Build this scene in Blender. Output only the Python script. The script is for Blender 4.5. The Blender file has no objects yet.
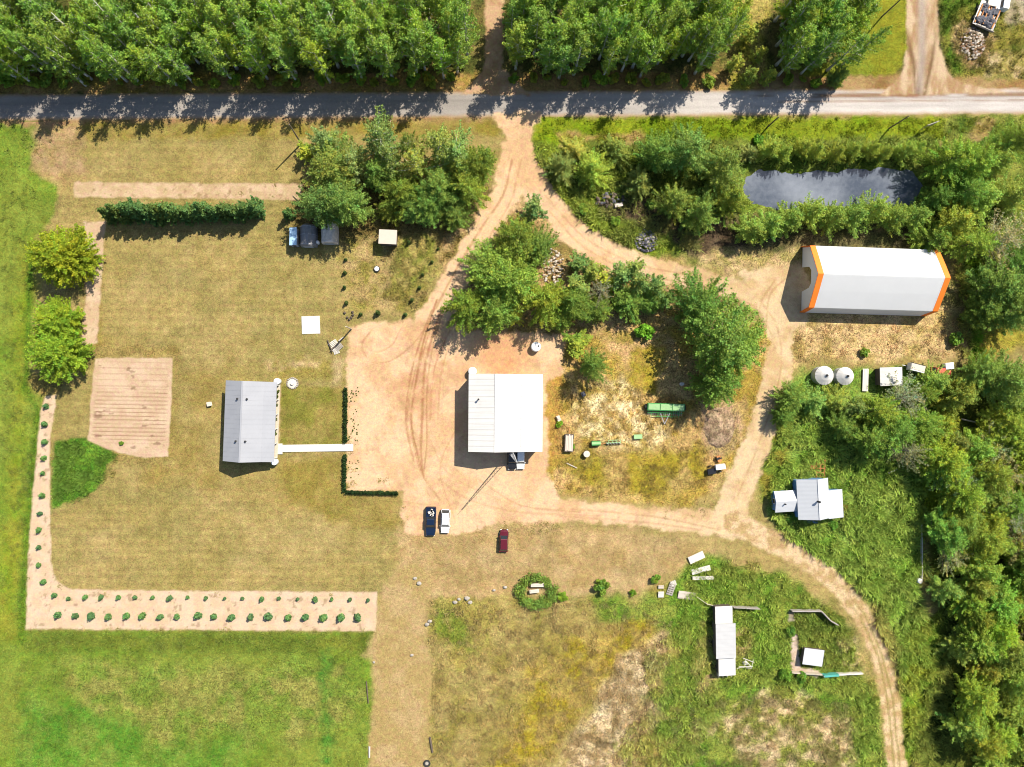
import bpy, math, random
import numpy as np
from mathutils import Vector, Quaternion, Matrix
R = math.radians
rng = np.random.default_rng(7)
random.seed(7)
sc = bpy.context.scene
col = sc.collection
# ------------------------------------------------------------------ camera
W, HT, F, H = 1024, 767, 711.0, 142.2
NAD = (478.0, 386.0)                       # the pixel straight below the camera
vc = Vector(((NAD[0]-W/2)/F, -(NAD[1]-HT/2)/F, -1)).normalized()
Q = vc.rotation_difference(Vector((0, 0, -1)))
cam = bpy.data.cameras.new('camera'); camo = bpy.data.objects.new('camera', cam); col.objects.link(camo)
camo.location = (0, 0, H); camo.rotation_mode = 'QUATERNION'; camo.rotation_quaternion = Q
cam.sensor_width = 36; cam.lens = F/W*36; cam.clip_end = 12000; sc.camera = camo
QM = np.array(Q.to_matrix())
def U(px, py, z=0.0):
    d = Q @ Vector(((px-W/2)/F, -(py-HT/2)/F, -1)); t = (z-H)/d.z
    return Vector((d.x*t, d.y*t, z))
def to_px(x, y):
    p = np.stack([x, y, np.full_like(x, -H)], -1) @ QM      # inverse rotation
    return W/2 + F*p[..., 0]/-p[..., 2], HT/2 - F*p[..., 1]/-p[..., 2]
# ------------------------------------------------------------------ colour
K = np.array([2.55, 2.52, 2.34])
def lin(c):
    c = np.asarray(c, float)/255.0
    return np.where(c <= .04045, c/12.92, ((c+.055)/1.055)**2.4)
def alb(r, g, b, k=K): return lin((r, g, b))/k
# ------------------------------------------------------------------ noise
def vnoise(x, y, seed):
    xi = np.floor(x).astype(np.int64); yi = np.floor(y).astype(np.int64); fx = x-xi; fy = y-yi
    fx = fx*fx*(3-2*fx); fy = fy*fy*(3-2*fy)
    def h(a, b):
        n = (a*374761393 + b*668265263 + seed*1442695041) & 0xffffffff
        n = ((n ^ (n >> 13))*1274126177) & 0xffffffff
        return ((n ^ (n >> 16)) & 0xffff)/65535.0
    return (h(xi, yi)*(1-fx)+h(xi+1, yi)*fx)*(1-fy) + (h(xi, yi+1)*(1-fx)+h(xi+1, yi+1)*fx)*fy
def fbm(x, y, s, seed, o=4):
    r = 0; a = 1; t = 0
    for k in range(o):
        r = r + a*vnoise(x/s*2**k + 13.7*k, y/s*2**k + 5.1*k, seed+k); t += a; a *= .55
    return r/t
def sstep(a, b, x):
    t = np.clip((x-a)/(b-a), 0, 1); return t*t*(3-2*t)
# ------------------------------------------------------------------ shapes in plan (signed distance, negative inside)
def sd_poly(x, y, P):
    P = np.array(P, float); d = np.full(x.shape, 1e18); s = np.ones(x.shape)
    n = len(P)
    for i in range(n):
        a = P[i]; b = P[i-1]; e = b-a; wx = x-a[0]; wy = y-a[1]
        t = np.clip((wx*e[0]+wy*e[1])/max(e@e, 1e-9), 0, 1)
        bx = wx-e[0]*t; by = wy-e[1]*t; d = np.minimum(d, bx*bx+by*by)
        c1 = y >= a[1]; c2 = y < b[1]; c3 = e[0]*wy > e[1]*wx
        fl = (c1 & c2 & c3) | (~c1 & ~c2 & ~c3); s = np.where(fl, -s, s)
    return s*np.sqrt(d)
def sd_line(x, y, P, w):
    d = np.full(x.shape, 1e9); P = np.array(P, float); w = np.broadcast_to(np.asarray(w, float), (len(P),))
    for i in range(len(P)-1):
        a, b = P[i], P[i+1]; e = b-a
        t = np.clip(((x-a[0])*e[0]+(y-a[1])*e[1])/max(e@e, 1e-9), 0, 1)
        d = np.minimum(d, np.hypot(x-a[0]-e[0]*t, y-a[1]-e[1]*t) - (w[i]+(w[i+1]-w[i])*t))
    return d
def sd(x, y, S):
    if S[0] == 'p': return sd_poly(x, y, S[1])
    if S[0] == 'l': return sd_line(x, y, S[1], S[2])
    if S[0] == 'c': return np.hypot(x-S[1][0], (y-S[1][1])*S[3] if len(S) > 3 else y-S[1][1])-S[2]
    if S[0] == 'u':
        d = sd(x, y, S[1][0])
        for q in S[1][1:]: d = np.minimum(d, sd(x, y, q))
        return d
    if S[0] == '-': return np.maximum(sd(x, y, S[1]), -sd(x, y, S[2]))
def bbox(S):
    if S[0] == 'p': P = np.array(S[1]); return P.min(0), P.max(0)
    if S[0] == 'l': P = np.array(S[1]); m = np.max(S[2]); return P.min(0)-m, P.max(0)+m
    if S[0] == 'c': c = np.array(S[1]); return c-S[2]*2, c+S[2]*2
    if S[0] == 'u':
        B = [bbox(q) for q in S[1]]; return np.min([b[0] for b in B], 0), np.max([b[1] for b in B], 0)
    return bbox(S[1])
# ------------------------------------------------------------------ ground colour zones, in plan
# (shape, colour a, colour b, soft edge, edge jitter, mottling size, speckle)
LAWN = (187, 164, 100)
POND = ('p', [(744,174),(760,168),(800,171),(850,168),(890,166),(915,170),(924,186),(916,204),(898,210),(850,208),(800,212),(772,212),(752,204),(740,190)])
ZONES = [
 # north verge and forest floors
 (('p',[(-300,-300),(1400,-300),(1400,92),(-300,100)]), (92,96,40), (136,122,64), 3, 6, 10, .5),
 (('p',[(-300,74),(480,74),(500,92),(-300,98)]), (190,152,90), (165,140,62), 4, 7, 16, .4),
 (('p',[(-300,103),(500,103),(500,124),(-300,128)]), (168,138,88), (185,150,98), 2, 3, 20, .2),
 (('p',[(40,124),(500,121),(500,136),(60,140)]), (160,142,58), (172,152,80), 4, 4, 20, .25),
 (('p',[(500,74),(760,72),(900,74),(900,92),(500,96)]), (170,135,78), (190,155,88), 4, 6, 14, .35),
 (('p',[(728,-40),(772,-40),(765,60),(752,92),(730,92),(735,50)]), (165,160,52), (190,170,90), 6, 8, 16, .5),
 (('p',[(838,-60),(914,-60),(908,50),(895,74),(868,78),(800,78),(800,68),(838,62)]), (150,150,38), (135,145,40), 3, 4, 20, .3),
 (('p',[(760,78),(1300,70),(1300,93),(760,95)]), (172,132,78), (192,158,105), 3, 3, 24, .2),
 (('p',[(938,-60),(1300,-60),(1300,78),(955,78),(942,50)]), (92,125,30), (150,140,58), 4, 6, 20, .5),
 (('c',(972,45),20,.9), (205,175,125), (165,135,85), 4, 8, 8, .6),
 (('p',[(985,52),(1300,40),(1300,76),(990,76)]), (215,190,140), (170,155,80), 5, 8, 14, .4),
 (('p',[(1000,-60),(1300,-60),(1300,25),(1004,25)]), (185,172,135), (200,180,140), 5, 8, 14, .4),
 # west field
 (('p',[(-300,122),(38,122),(48,130),(46,148),(30,158),(30,168),(42,178),(58,184),(56,215),(50,222),(32,240),(28,300),(22,380),(44,396),(34,480),(28,560),(26,630),(374,632),(372,700),(366,800),(366,1100),(-300,1100)]), (124,152,46), (142,156,58), 2.5, 3, 60, .28),
 (('p',[(20,250),(40,240),(26,400),(22,520),(14,640),(-6,640),(6,500),(14,380)]), (158,160,52), (140,160,40), 12, 10, 24, .25),
 (('l',[(31,250),(26,390),(38,410),(30,500),(22,600),(22,640)],3.5), (92,124,30), (110,140,36), 4, 3, 20, .4),
 (('p',[(28,632),(372,634),(370,655),(28,650)]), (112,128,42), (130,140,48), 8, 6, 30, .35),
 (('p',[(60,672),(180,668),(300,665),(365,690),(340,740),(230,735),(160,745),(90,715)]), (156,154,74), (128,148,54), 16, 30, 14, .5),
 (('p',[(20,705),(75,700),(130,720),(140,760),(200,750),(240,735),(240,790),(10,800)]), (100,145,42), (126,152,56), 12, 22, 18, .35),
 (('p',[(318,648),(330,650),(328,700),(334,767),(318,767),(322,700)]), (90,138,44), (120,146,52), 6, 9, 10, .4),
 # lawns
 (('p',[(86,230),(100,225),(100,345),(75,350),(60,390),(40,395),(30,380),(86,360)]), (172,148,80), (160,140,70), 4, 6, 12, .35),
 (('p',[(30,130),(80,122),(85,175),(60,188),(35,165)]), (192,160,112), (182,155,98), 6, 8, 10, .25),
 (('l',[(98,352),(175,350),(180,460),(120,458)],5), (158,136,74), (175,152,88), 3, 4, 12, .35),
 (('p',[(150,370),(222,370),(222,470),(300,478),(340,500),(400,500),(400,520),(250,500),(150,480)]), (168,146,78), (180,158,92), 14, 12, 30, .25),
 (('p',[(280,383),(345,388),(345,444),(281,445)]), (142,138,56), (166,148,76), 2, 3, 18, .25),
 (('p',[(275,458),(345,456),(345,490),(400,494),(402,530),(330,520),(280,490)]), (160,142,66), (172,150,80), 8, 8, 30, .25),
 (('p',[(265,360),(345,358),(345,385),(280,378)]), (205,178,122), (165,148,72), 6, 10, 14, .3),
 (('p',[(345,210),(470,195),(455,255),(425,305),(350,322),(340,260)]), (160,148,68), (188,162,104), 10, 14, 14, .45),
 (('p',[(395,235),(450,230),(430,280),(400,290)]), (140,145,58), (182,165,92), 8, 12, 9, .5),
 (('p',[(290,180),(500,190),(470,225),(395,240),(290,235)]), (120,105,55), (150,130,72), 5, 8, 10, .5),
 (('p',[(55,441),(84,438),(100,446),(118,455),(106,465),(104,480),(90,495),(60,505),(51,512)]), (92,134,36), (110,148,44), 1.8, 2.4, 10, .5),
 (('l',[(294,268),(286,280),(284,295),(288,308),(296,318)],1.2), (150,134,74), (160,142,80), 2, 2, 6, .3),
 (('l',[(110,232),(240,234),(280,250)],2), (166,146,84), (184,160,96), 3, 4, 9, .3),
 # south meadow and lanes
 (('p',[(400,528),(520,520),(640,530),(720,548),(700,575),(655,575),(640,595),(420,602),(400,595)]), (190,160,102), (202,172,116), 6, 10, 20, .25),
 (('p',[(428,600),(520,596),(640,596),(700,560),(780,575),(840,620),(870,660),(885,720),(885,1100),(426,1100),(428,700)]), (168,153,76), (182,162,94), 3, 5, 20, .38),
 (('p',[(432,600),(450,606),(478,640),(480,660),(455,650),(432,635)]), (128,140,50), (165,150,80), 8, 14, 10, .5),
 (('p',[(575,625),(640,610),(668,640),(640,690),(600,700),(560,767),(500,767),(525,700),(545,660)]), (172,152,44), (182,158,80), 14, 22, 16, .5),
 (('p',[(600,600),(660,600),(700,555),(780,572),(845,625),(880,690),(888,800),(660,800),(668,740),(640,710),(675,650),(655,625),(600,620)]), (108,142,42), (140,152,60), 8, 16, 13, .55),
 (('p',[(618,660),(660,640),(668,665),(640,700),(665,700),(640,735),(630,800),(540,800),(580,740),(600,690)]), (214,190,142), (174,148,98), 8, 18, 7, .7),
 (('p',[(760,690),(800,695),(845,720),(858,800),(770,800),(730,740),(690,735),(700,725)]), (212,186,136), (142,146,60), 8, 18, 9, .7),
 (('p',[(700,625),(745,630),(752,655),(735,660),(700,690),(690,665)]), (185,160,105), (130,140,50), 6, 12, 10, .55),
 (('p',[(788,600),(830,605),(862,640),(860,672),(792,672)]), (90,112,34), (120,125,48), 8, 10, 12, .5),
 (('p',[(840,640),(855,640),(858,668),(842,668)]), (195,175,120), (120,130,45), 5, 8, 6, .6),
 # centre yard
 (('p',[(440,195),(560,200),(680,262),(676,330),(560,345),(440,335)]), (160,138,76), (200,168,112), 6, 10, 10, .5),
 (('p',[(555,350),(700,300),(770,330),(770,390),(740,450),(715,492),(690,508),(620,502),(560,498),(540,470),(544,375)]), (206,172,106), (182,154,66), 5, 8, 14, .5),
 (('p',[(575,395),(620,385),(660,430),(640,445),(590,435),(570,415)]), (244,220,160), (190,160,88), 8, 18, 7, .7),
 (('p',[(560,455),(700,445),(712,480),(680,500),(570,490)]), (168,150,48), (192,164,92), 10, 16, 22, .45),
 (('p',[(541,375),(560,372),(562,455),(545,470),(540,452)]), (202,158,72), (188,150,74), 4, 6, 14, .35),
 (('p',[(605,330),(660,330),(668,345),(650,375),(610,350)]), (222,180,122), (182,158,78), 6, 10, 12, .5),
 (('p',[(632,345),(668,345),(655,392),(630,385)]), (176,156,52), (188,160,70), 4, 6, 10, .4),
 (('p',[(698,405),(735,400),(742,430),(722,455),(702,445)]), (192,158,116), (175,150,92), 6, 10, 8, .5),
 # north-east
 (('p',[(532,118),(1300,116),(1300,136),(960,140),(740,146),(620,140),(545,150),(533,165)]), (128,152,22), (146,160,34), 3, 5, 24, .35),
 (('p',[(556,132),(645,134),(645,141),(560,142)]), (178,150,88), (150,150,50), 3, 6, 12, .4),
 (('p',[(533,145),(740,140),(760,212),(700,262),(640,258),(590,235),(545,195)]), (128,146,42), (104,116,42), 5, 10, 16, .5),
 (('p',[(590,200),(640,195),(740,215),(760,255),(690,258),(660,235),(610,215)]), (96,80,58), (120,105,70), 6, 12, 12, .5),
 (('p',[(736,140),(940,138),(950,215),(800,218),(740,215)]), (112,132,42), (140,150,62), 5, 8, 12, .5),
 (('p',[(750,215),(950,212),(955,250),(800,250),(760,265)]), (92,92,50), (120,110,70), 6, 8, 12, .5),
 (('p',[(690,250),(800,252),(800,265),(700,275)]), (206,176,122), (176,160,92), 6, 12, 8, .5),
 (('p',[(785,315),(965,305),(972,355),(905,362),(800,362),(770,400),(765,440),(760,430),(780,360)]), (224,190,130), (192,164,96), 5, 8, 14, .5),
 (('p',[(944,265),(965,290),(968,325),(952,320),(940,300)]), (165,150,92), (130,125,62), 4, 8, 8, .6),
 (('p',[(1000,325),(1100,325),(1100,345),(1000,350),(975,385),(972,340)]), (190,170,70), (172,160,55), 6, 10, 16, .45),
 (('p',[(962,250),(985,270),(978,310),(985,400),(965,395),(972,330)]), (98,146,24), (120,155,34), 3, 6, 10, .5),
 # east weeds and wood
 (('p',[(765,400),(800,370),(960,370),(935,440),(920,560),(925,640),(905,700),(895,640),(865,590),(800,550),(768,520),(760,470)]), (118,156,50), (142,166,70), 5, 10, 12, .55),
 (('p',[(763,410),(785,420),(790,450),(772,490),(762,500),(752,470)]), (150,140,52), (120,140,46), 5, 8, 12, .5),
 (('p',[(905,640),(950,600),(955,660),(930,720),(912,767),(900,767)]), (140,152,42), (112,146,38), 6, 10, 14, .5),
 (('p',[(935,380),(1300,360),(1300,1200),(900,1200),(915,720),(950,650),(930,600),(925,500),(950,440)]), (84,98,30), (112,120,44), 8, 12, 14, .5),
 (('p',[(925,450),(945,420),(950,470),(930,530),(920,520)]), (158,172,34), (130,160,34), 5, 8, 10, .4),
 (('p',[(942,115),(1300,110),(1300,325),(1000,325),(975,260),(950,235)]), (98,120,36), (140,145,60), 6, 10, 14, .5),
 (('p',[(975,120),(1000,118),(985,140),(970,150)]), (190,160,110), (170,150,80), 4, 6, 8, .4),
]
def groundcol(px, py):
    shp = px.shape; c = np.empty(shp+(3,)); amp = np.full(shp, .25)
    n1 = fbm(px, py, 34, 3); n2 = fbm(px, py, 11, 9); n0 = fbm(px, py, 90, 21)
    A = alb(*LAWN); B = alb(172, 154, 88); m = sstep(.35, .65, n1*.5+n0*.5)[..., None]
    c[:] = A*(1-m)+B*m
    stripe = 1+.07*np.sin(py*.78+fbm(px, py, 60, 5)*2)*fbm(px, py, 30, 7)*1.6+.03*np.sin(px*.62)*fbm(px, py, 40, 8)*1.6+.10*(fbm(px/7, py*1.6, 4, 6)-.5)
    c *= stripe[..., None]
    for i, (S, ca, cb, soft, jit, ms, am) in enumerate(ZONES):
        lo, hi = bbox(S); mg = soft+jit+2
        M = (px > lo[0]-mg) & (px < hi[0]+mg) & (py > lo[1]-mg) & (py < hi[1]+mg)
        if not M.any(): continue
        x, y = px[M], py[M]
        d = sd(x, y, S) + (fbm(x, y, max(jit*1.6, 5), 40+i)-.5)*2.2*jit
        w = sstep(soft, -soft, d)
        mm = sstep(.36, .64, fbm(x, y, ms, 80+i, 5))[:, None]
        cc = alb(*ca)*(1-mm)+alb(*cb)*mm
        c[M] = c[M]*(1-w[:, None])+cc*w[:, None]; amp[M] = amp[M]*(1-w)+am*w
    n4 = fbm(px, py, 5, 121, 3); n5 = fbm(px, py*2.2, 26, 131, 5)
    f = 1+(n2-.5)*.42*(.5+amp*1.6)+(n4-.5)*.55*(.3+amp*1.6)+(n5-.5)*.3
    c *= f[..., None]; c[..., 0] *= 1+(n5-.5)*.12; c[..., 2] *= 1+(n2-.5)*.25
    return c, amp*1.25
def mesh_np(name, V, Fc, colr=None, amp=None, smooth=False):
    V = np.asarray(V, np.float32); Fc = np.asarray(Fc, np.int32); k = Fc.shape[1]
    me = bpy.data.meshes.new(name); me.vertices.add(len(V)); me.vertices.foreach_set('co', V.ravel())
    me.loops.add(Fc.size); me.loops.foreach_set('vertex_index', Fc.ravel())
    me.polygons.add(len(Fc)); me.polygons.foreach_set('loop_start', np.arange(0, Fc.size, k, dtype=np.int32))
    if smooth: me.polygons.foreach_set('use_smooth', np.ones(len(Fc), bool))
    if colr is not None:
        a = me.attributes.new('Col', 'FLOAT_COLOR', 'POINT'); cc = np.ones((len(V), 4), np.float32); cc[:, :3] = colr
        a.data.foreach_set('color', cc.ravel())
    if amp is not None:
        a = me.attributes.new('Amp', 'FLOAT', 'POINT'); a.data.foreach_set('value', np.asarray(amp, np.float32))
    me.update(calc_edges=True); me.validate(); return me
# ------------------------------------------------------------------ materials
def newmat(name):
    m = bpy.data.materials.new(name); m.use_nodes = True; nt = m.node_tree; b = nt.nodes['Principled BSDF']; return m, nt, b
def nd(nt, t, **k):
    n = nt.nodes.new(t)
    for a, v in k.items(): setattr(n, a, v)
    return n
def setin(n, **k):
    for a, v in k.items(): n.inputs[a.replace('_', ' ')].default_value = v
def math_node(nt, op, a, b):
    n = nd(nt, 'ShaderNodeMath', operation=op)
    for i, v in enumerate((a, b)):
        if hasattr(v, 'links'): nt.links.new(v, n.inputs[i])
        else: n.inputs[i].default_value = v
    return n.outputs[0]
def mul_col(nt, c, f):
    n = nd(nt, 'ShaderNodeVectorMath', operation='SCALE'); nt.links.new(c, n.inputs[0])
    if hasattr(f, 'links'): nt.links.new(f, n.inputs['Scale'])
    else: n.inputs['Scale'].default_value = f
    return n.outputs[0]
def noise(nt, vec, scale, detail=3, rough=.6):
    n = nd(nt, 'ShaderNodeTexNoise'); setin(n, Scale=scale, Detail=detail, Roughness=rough); nt.links.new(vec, n.inputs['Vector']); return n.outputs['Fac']
def ground_material(name, s1=1.9, s2=.55, bump=.35, gain=1.0):
    m, nt, b = newmat(name); g = nd(nt, 'ShaderNodeNewGeometry').outputs['Position']
    c = nd(nt, 'ShaderNodeAttribute', attribute_name='Col').outputs['Color']; am = nd(nt, 'ShaderNodeAttribute', attribute_name='Amp').outputs['Fac']
    n1 = noise(nt, g, s1, 4, .7); n2 = noise(nt, g, s2, 3); n3 = noise(nt, g, 4.6, 2, .7)
    t = math_node(nt, 'ADD', math_node(nt, 'MULTIPLY', math_node(nt, 'SUBTRACT', n1, .5), 4.4*gain), math_node(nt, 'MULTIPLY', math_node(nt, 'SUBTRACT', n2, .5), 1.6*gain))
    t = math_node(nt, 'ADD', t, math_node(nt, 'MULTIPLY', math_node(nt, 'SUBTRACT', n3, .5), 5.2*gain))
    f = math_node(nt, 'MAXIMUM', math_node(nt, 'ADD', math_node(nt, 'MULTIPLY', t, am), 1.0), .25)
    cc = mul_col(nt, c, f)
    hs = nd(nt, 'ShaderNodeHueSaturation'); nt.links.new(cc, hs.inputs['Color'])
    nt.links.new(math_node(nt, 'ADD', math_node(nt, 'MULTIPLY', math_node(nt, 'SUBTRACT', noise(nt, g, 1.3, 3), .5), .11), .5), hs.inputs['Hue'])
    nt.links.new(hs.outputs[0], b.inputs['Base Color'])
    setin(b, Roughness=.95); b.inputs['Specular IOR Level'].default_value = .1
    bp = nd(nt, 'ShaderNodeBump'); setin(bp, Strength=bump, Distance=.35); nt.links.new(n1, bp.inputs['Height']); nt.links.new(bp.outputs[0], b.inputs['Normal'])
    return m
def mat(name, c, rough=.7, metal=0., var=.12, scale=3., bump=0., spec=.3, wave=None):
    m, nt, b = newmat(name); g = nd(nt, 'ShaderNodeTexCoord').outputs['Object']
    rgb = nd(nt, 'ShaderNodeRGB'); rgb.outputs[0].default_value = (*[float(v) for v in c], 1)
    n = noise(nt, g, scale, 5, .65)
    f = math_node(nt, 'ADD', math_node(nt, 'MULTIPLY', math_node(nt, 'SUBTRACT', n, .5), var*3), 1.0)
    if wave:
        w = nd(nt, 'ShaderNodeTexWave', wave_type='BANDS', bands_direction=wave[0]); setin(w, Scale=wave[1], Distortion=0); nt.links.new(g, w.inputs['Vector'])
        f = math_node(nt, 'MULTIPLY', f, math_node(nt, 'ADD', math_node(nt, 'MULTIPLY', w.outputs['Fac'], wave[2]), 1-wave[2]*.5))
        bp = nd(nt, 'ShaderNodeBump'); setin(bp, Strength=.25, Distance=.03); nt.links.new(w.outputs['Fac'], bp.inputs['Height']); nt.links.new(bp.outputs[0], b.inputs['Normal'])
    elif bump:
        bp = nd(nt, 'ShaderNodeBump'); setin(bp, Strength=bump, Distance=.05); nt.links.new(n, bp.inputs['Height']); nt.links.new(bp.outputs[0], b.inputs['Normal'])
    nt.links.new(mul_col(nt, rgb.outputs[0], f), b.inputs['Base Color'])
    setin(b, Roughness=rough, Metallic=metal); b.inputs['Specular IOR Level'].default_value = spec
    return m
def leaf_material(name, trans=.35):
    m, nt, b = newmat(name); out = nt.nodes['Material Output']
    c = nd(nt, 'ShaderNodeAttribute', attribute_name='Col').outputs['Color']; oc = nd(nt, 'ShaderNodeObjectInfo').outputs['Color']
    mx = nd(nt, 'ShaderNodeVectorMath', operation='MULTIPLY'); nt.links.new(c, mx.inputs[0]); nt.links.new(oc, mx.inputs[1])
    nt.links.new(mx.outputs[0], b.inputs['Base Color']); setin(b, Roughness=.7); b.inputs['Specular IOR Level'].default_value = .1
    t = nd(nt, 'ShaderNodeBsdfTranslucent'); tc = nd(nt, 'ShaderNodeVectorMath', operation='MULTIPLY'); nt.links.new(mx.outputs[0], tc.inputs[0]); tc.inputs[1].default_value = (1.5, 1.35, .7)
    nt.links.new(tc.outputs[0], t.inputs['Color'])
    ms = nd(nt, 'ShaderNodeMixShader'); ms.inputs[0].default_value = trans; nt.links.new(b.outputs[0], ms.inputs[1]); nt.links.new(t.outputs[0], ms.inputs[2]); nt.links.new(ms.outputs[0], out.inputs['Surface'])
    return m
MG = ground_material('grass_and_soil'); MGR = ground_material('gravel', 2.4, .8, .2, .8); MLEAF = leaf_material('leaf'); MTUFT = leaf_material('tuft', .3)
M = dict(
 seam_metal=mat('seam_metal', (.27,.265,.26), .5), white_roof=mat('white_roof', (.405,.392,.375), .5, 0, .09, .5, wave=('Y', 1.2, .06)), fabric=mat('fabric', (.70,.70,.70), .6, 0, .05, .5), orange=mat('orange_fabric', (.80,.20,.02), .6, 0, .08, .8),
 cottage_roof=mat('cottage_roof', (.345,.355,.375), .5, 0, .05, .6, wave=('Y', 1.2, .06)), pale_grey_roof=mat('pale_grey_roof', (.31,.31,.315), .5, 0, .06, .7, wave=('Y', 1.4, .06)), grey_roof=mat('grey_roof', (.225,.23,.25), .5, 0, .05, .5, wave=('Y', 1.6, .04)), white_wall=mat('white_wall', (.6,.59,.56), .6, 0, .06, 2), grey_wall=mat('grey_wall', (.3,.3,.3), .7, 0, .08, 2),
 blue_wall=mat('blue_wall', (.09,.19,.36), .7, 0, .1, 2), wood=mat('weathered_wood', (.26,.21,.15), .85, 0, .25, 4, .3), pale_wood=mat('pale_wood', (.36,.31,.24), .85, 0, .2, 4, .3), dark_wood=mat('dark_wood', (.08,.06,.045), .85, 0, .25, 4, .3),
 concrete=mat('concrete', (.42,.38,.33), .9, 0, .1, 1.5, .2), white_slab=mat('white_slab', (.43,.405,.36), .8, 0, .05, 2), glass=mat('glass', (.02,.025,.03), .08, 0, .02, 1, spec=.8), dark=mat('dark_rubber', (.02,.02,.02), .8, 0, .1, 3),
 steel=mat('galvanized_steel', (.42,.43,.45), .4, .4, .1, 2), white_paint=mat('white_paint', (.62,.62,.61), .35, 0, .06, 2), navy=mat('navy_paint', (.005,.013,.036), .25, .2, .05, 2, spec=.6), red=mat('dark_red_paint', (.085,.007,.014), .25, .2, .05, 2, spec=.6),
 black=mat('black_paint', (.012,.012,.014), .25, .2, .05, 2, spec=.6), green=mat('green_paint', (.035,.2,.045), .5, 0, .15, 2), pale_green=mat('pale_green_metal', (.2,.33,.15), .6, 0, .2, 2), teal=mat('teal_paint', (.06,.26,.22), .6, 0, .15, 2), rust=mat('rust', (.36,.15,.05), .85, 0, .3, 5, .3),
 tarp=mat('dark_tarp', (.16,.155,.155), .6, 0, .25, 2, .3), tan_tarp=mat('tan_tarp', (.5,.43,.36), .7, 0, .35, 2.2, .3), blue_roof=mat('blue_grey_roof', (.28,.42,.55), .5, 0, .12, 2), cream=mat('cream_roof', (.40,.345,.29), .6, 0, .06, 1), stone=mat('stone', (.26,.235,.205), .9, 0, .3, 3, .4), dark_stone=mat('dark_stone', (.075,.075,.088), .9, 0, .4, 3, .4),
 bark=mat('bark', (.16,.12,.085), .9, 0, .25, 6, .4), white_bark=mat('white_bark', (.5,.48,.43), .8, 0, .22, 5, .3), dead=mat('dead_wood', (.30,.265,.22), .9, 0, .2, 5, .3), red_light=mat('tail_lamp_red', (.35,.01,.01), .3), clear=mat('headlamp_glass', (.7,.7,.68), .15), soil=mat('soil', (.22,.13,.075), .95, 0, .25, 2, .5),
 pipe=mat('brown_pipe', (.2,.12,.07), .8), red_faded=mat('faded_red', (.4,.07,.04), .6, 0, .2, 2), house_wall=mat('house_wall', (.34,.31,.27), .8, 0, .06, 2, wave=('Z', 3, .12)))
def see_through(m, k, tint):           # thin woven sheeting lets part of the daylight through
    nt = m.node_tree; b = nt.nodes['Principled BSDF']; t = nd(nt, 'ShaderNodeBsdfTranslucent'); t.inputs['Color'].default_value = (*tint, 1)
    ms = nd(nt, 'ShaderNodeMixShader'); ms.inputs[0].default_value = k; nt.links.new(b.outputs[0], ms.inputs[1]); nt.links.new(t.outputs[0], ms.inputs[2]); nt.links.new(ms.outputs[0], nt.nodes['Material Output'].inputs['Surface'])
M['end_fabric'] = mat('end_fabric', (.7,.7,.7), .6, 0, .04, .5); see_through(M['end_fabric'], .65, (.9, .9, .9)); see_through(M['fabric'], .5, (.9, .9, .9)); see_through(M['orange'], .2, (.8, .25, .04))
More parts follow.
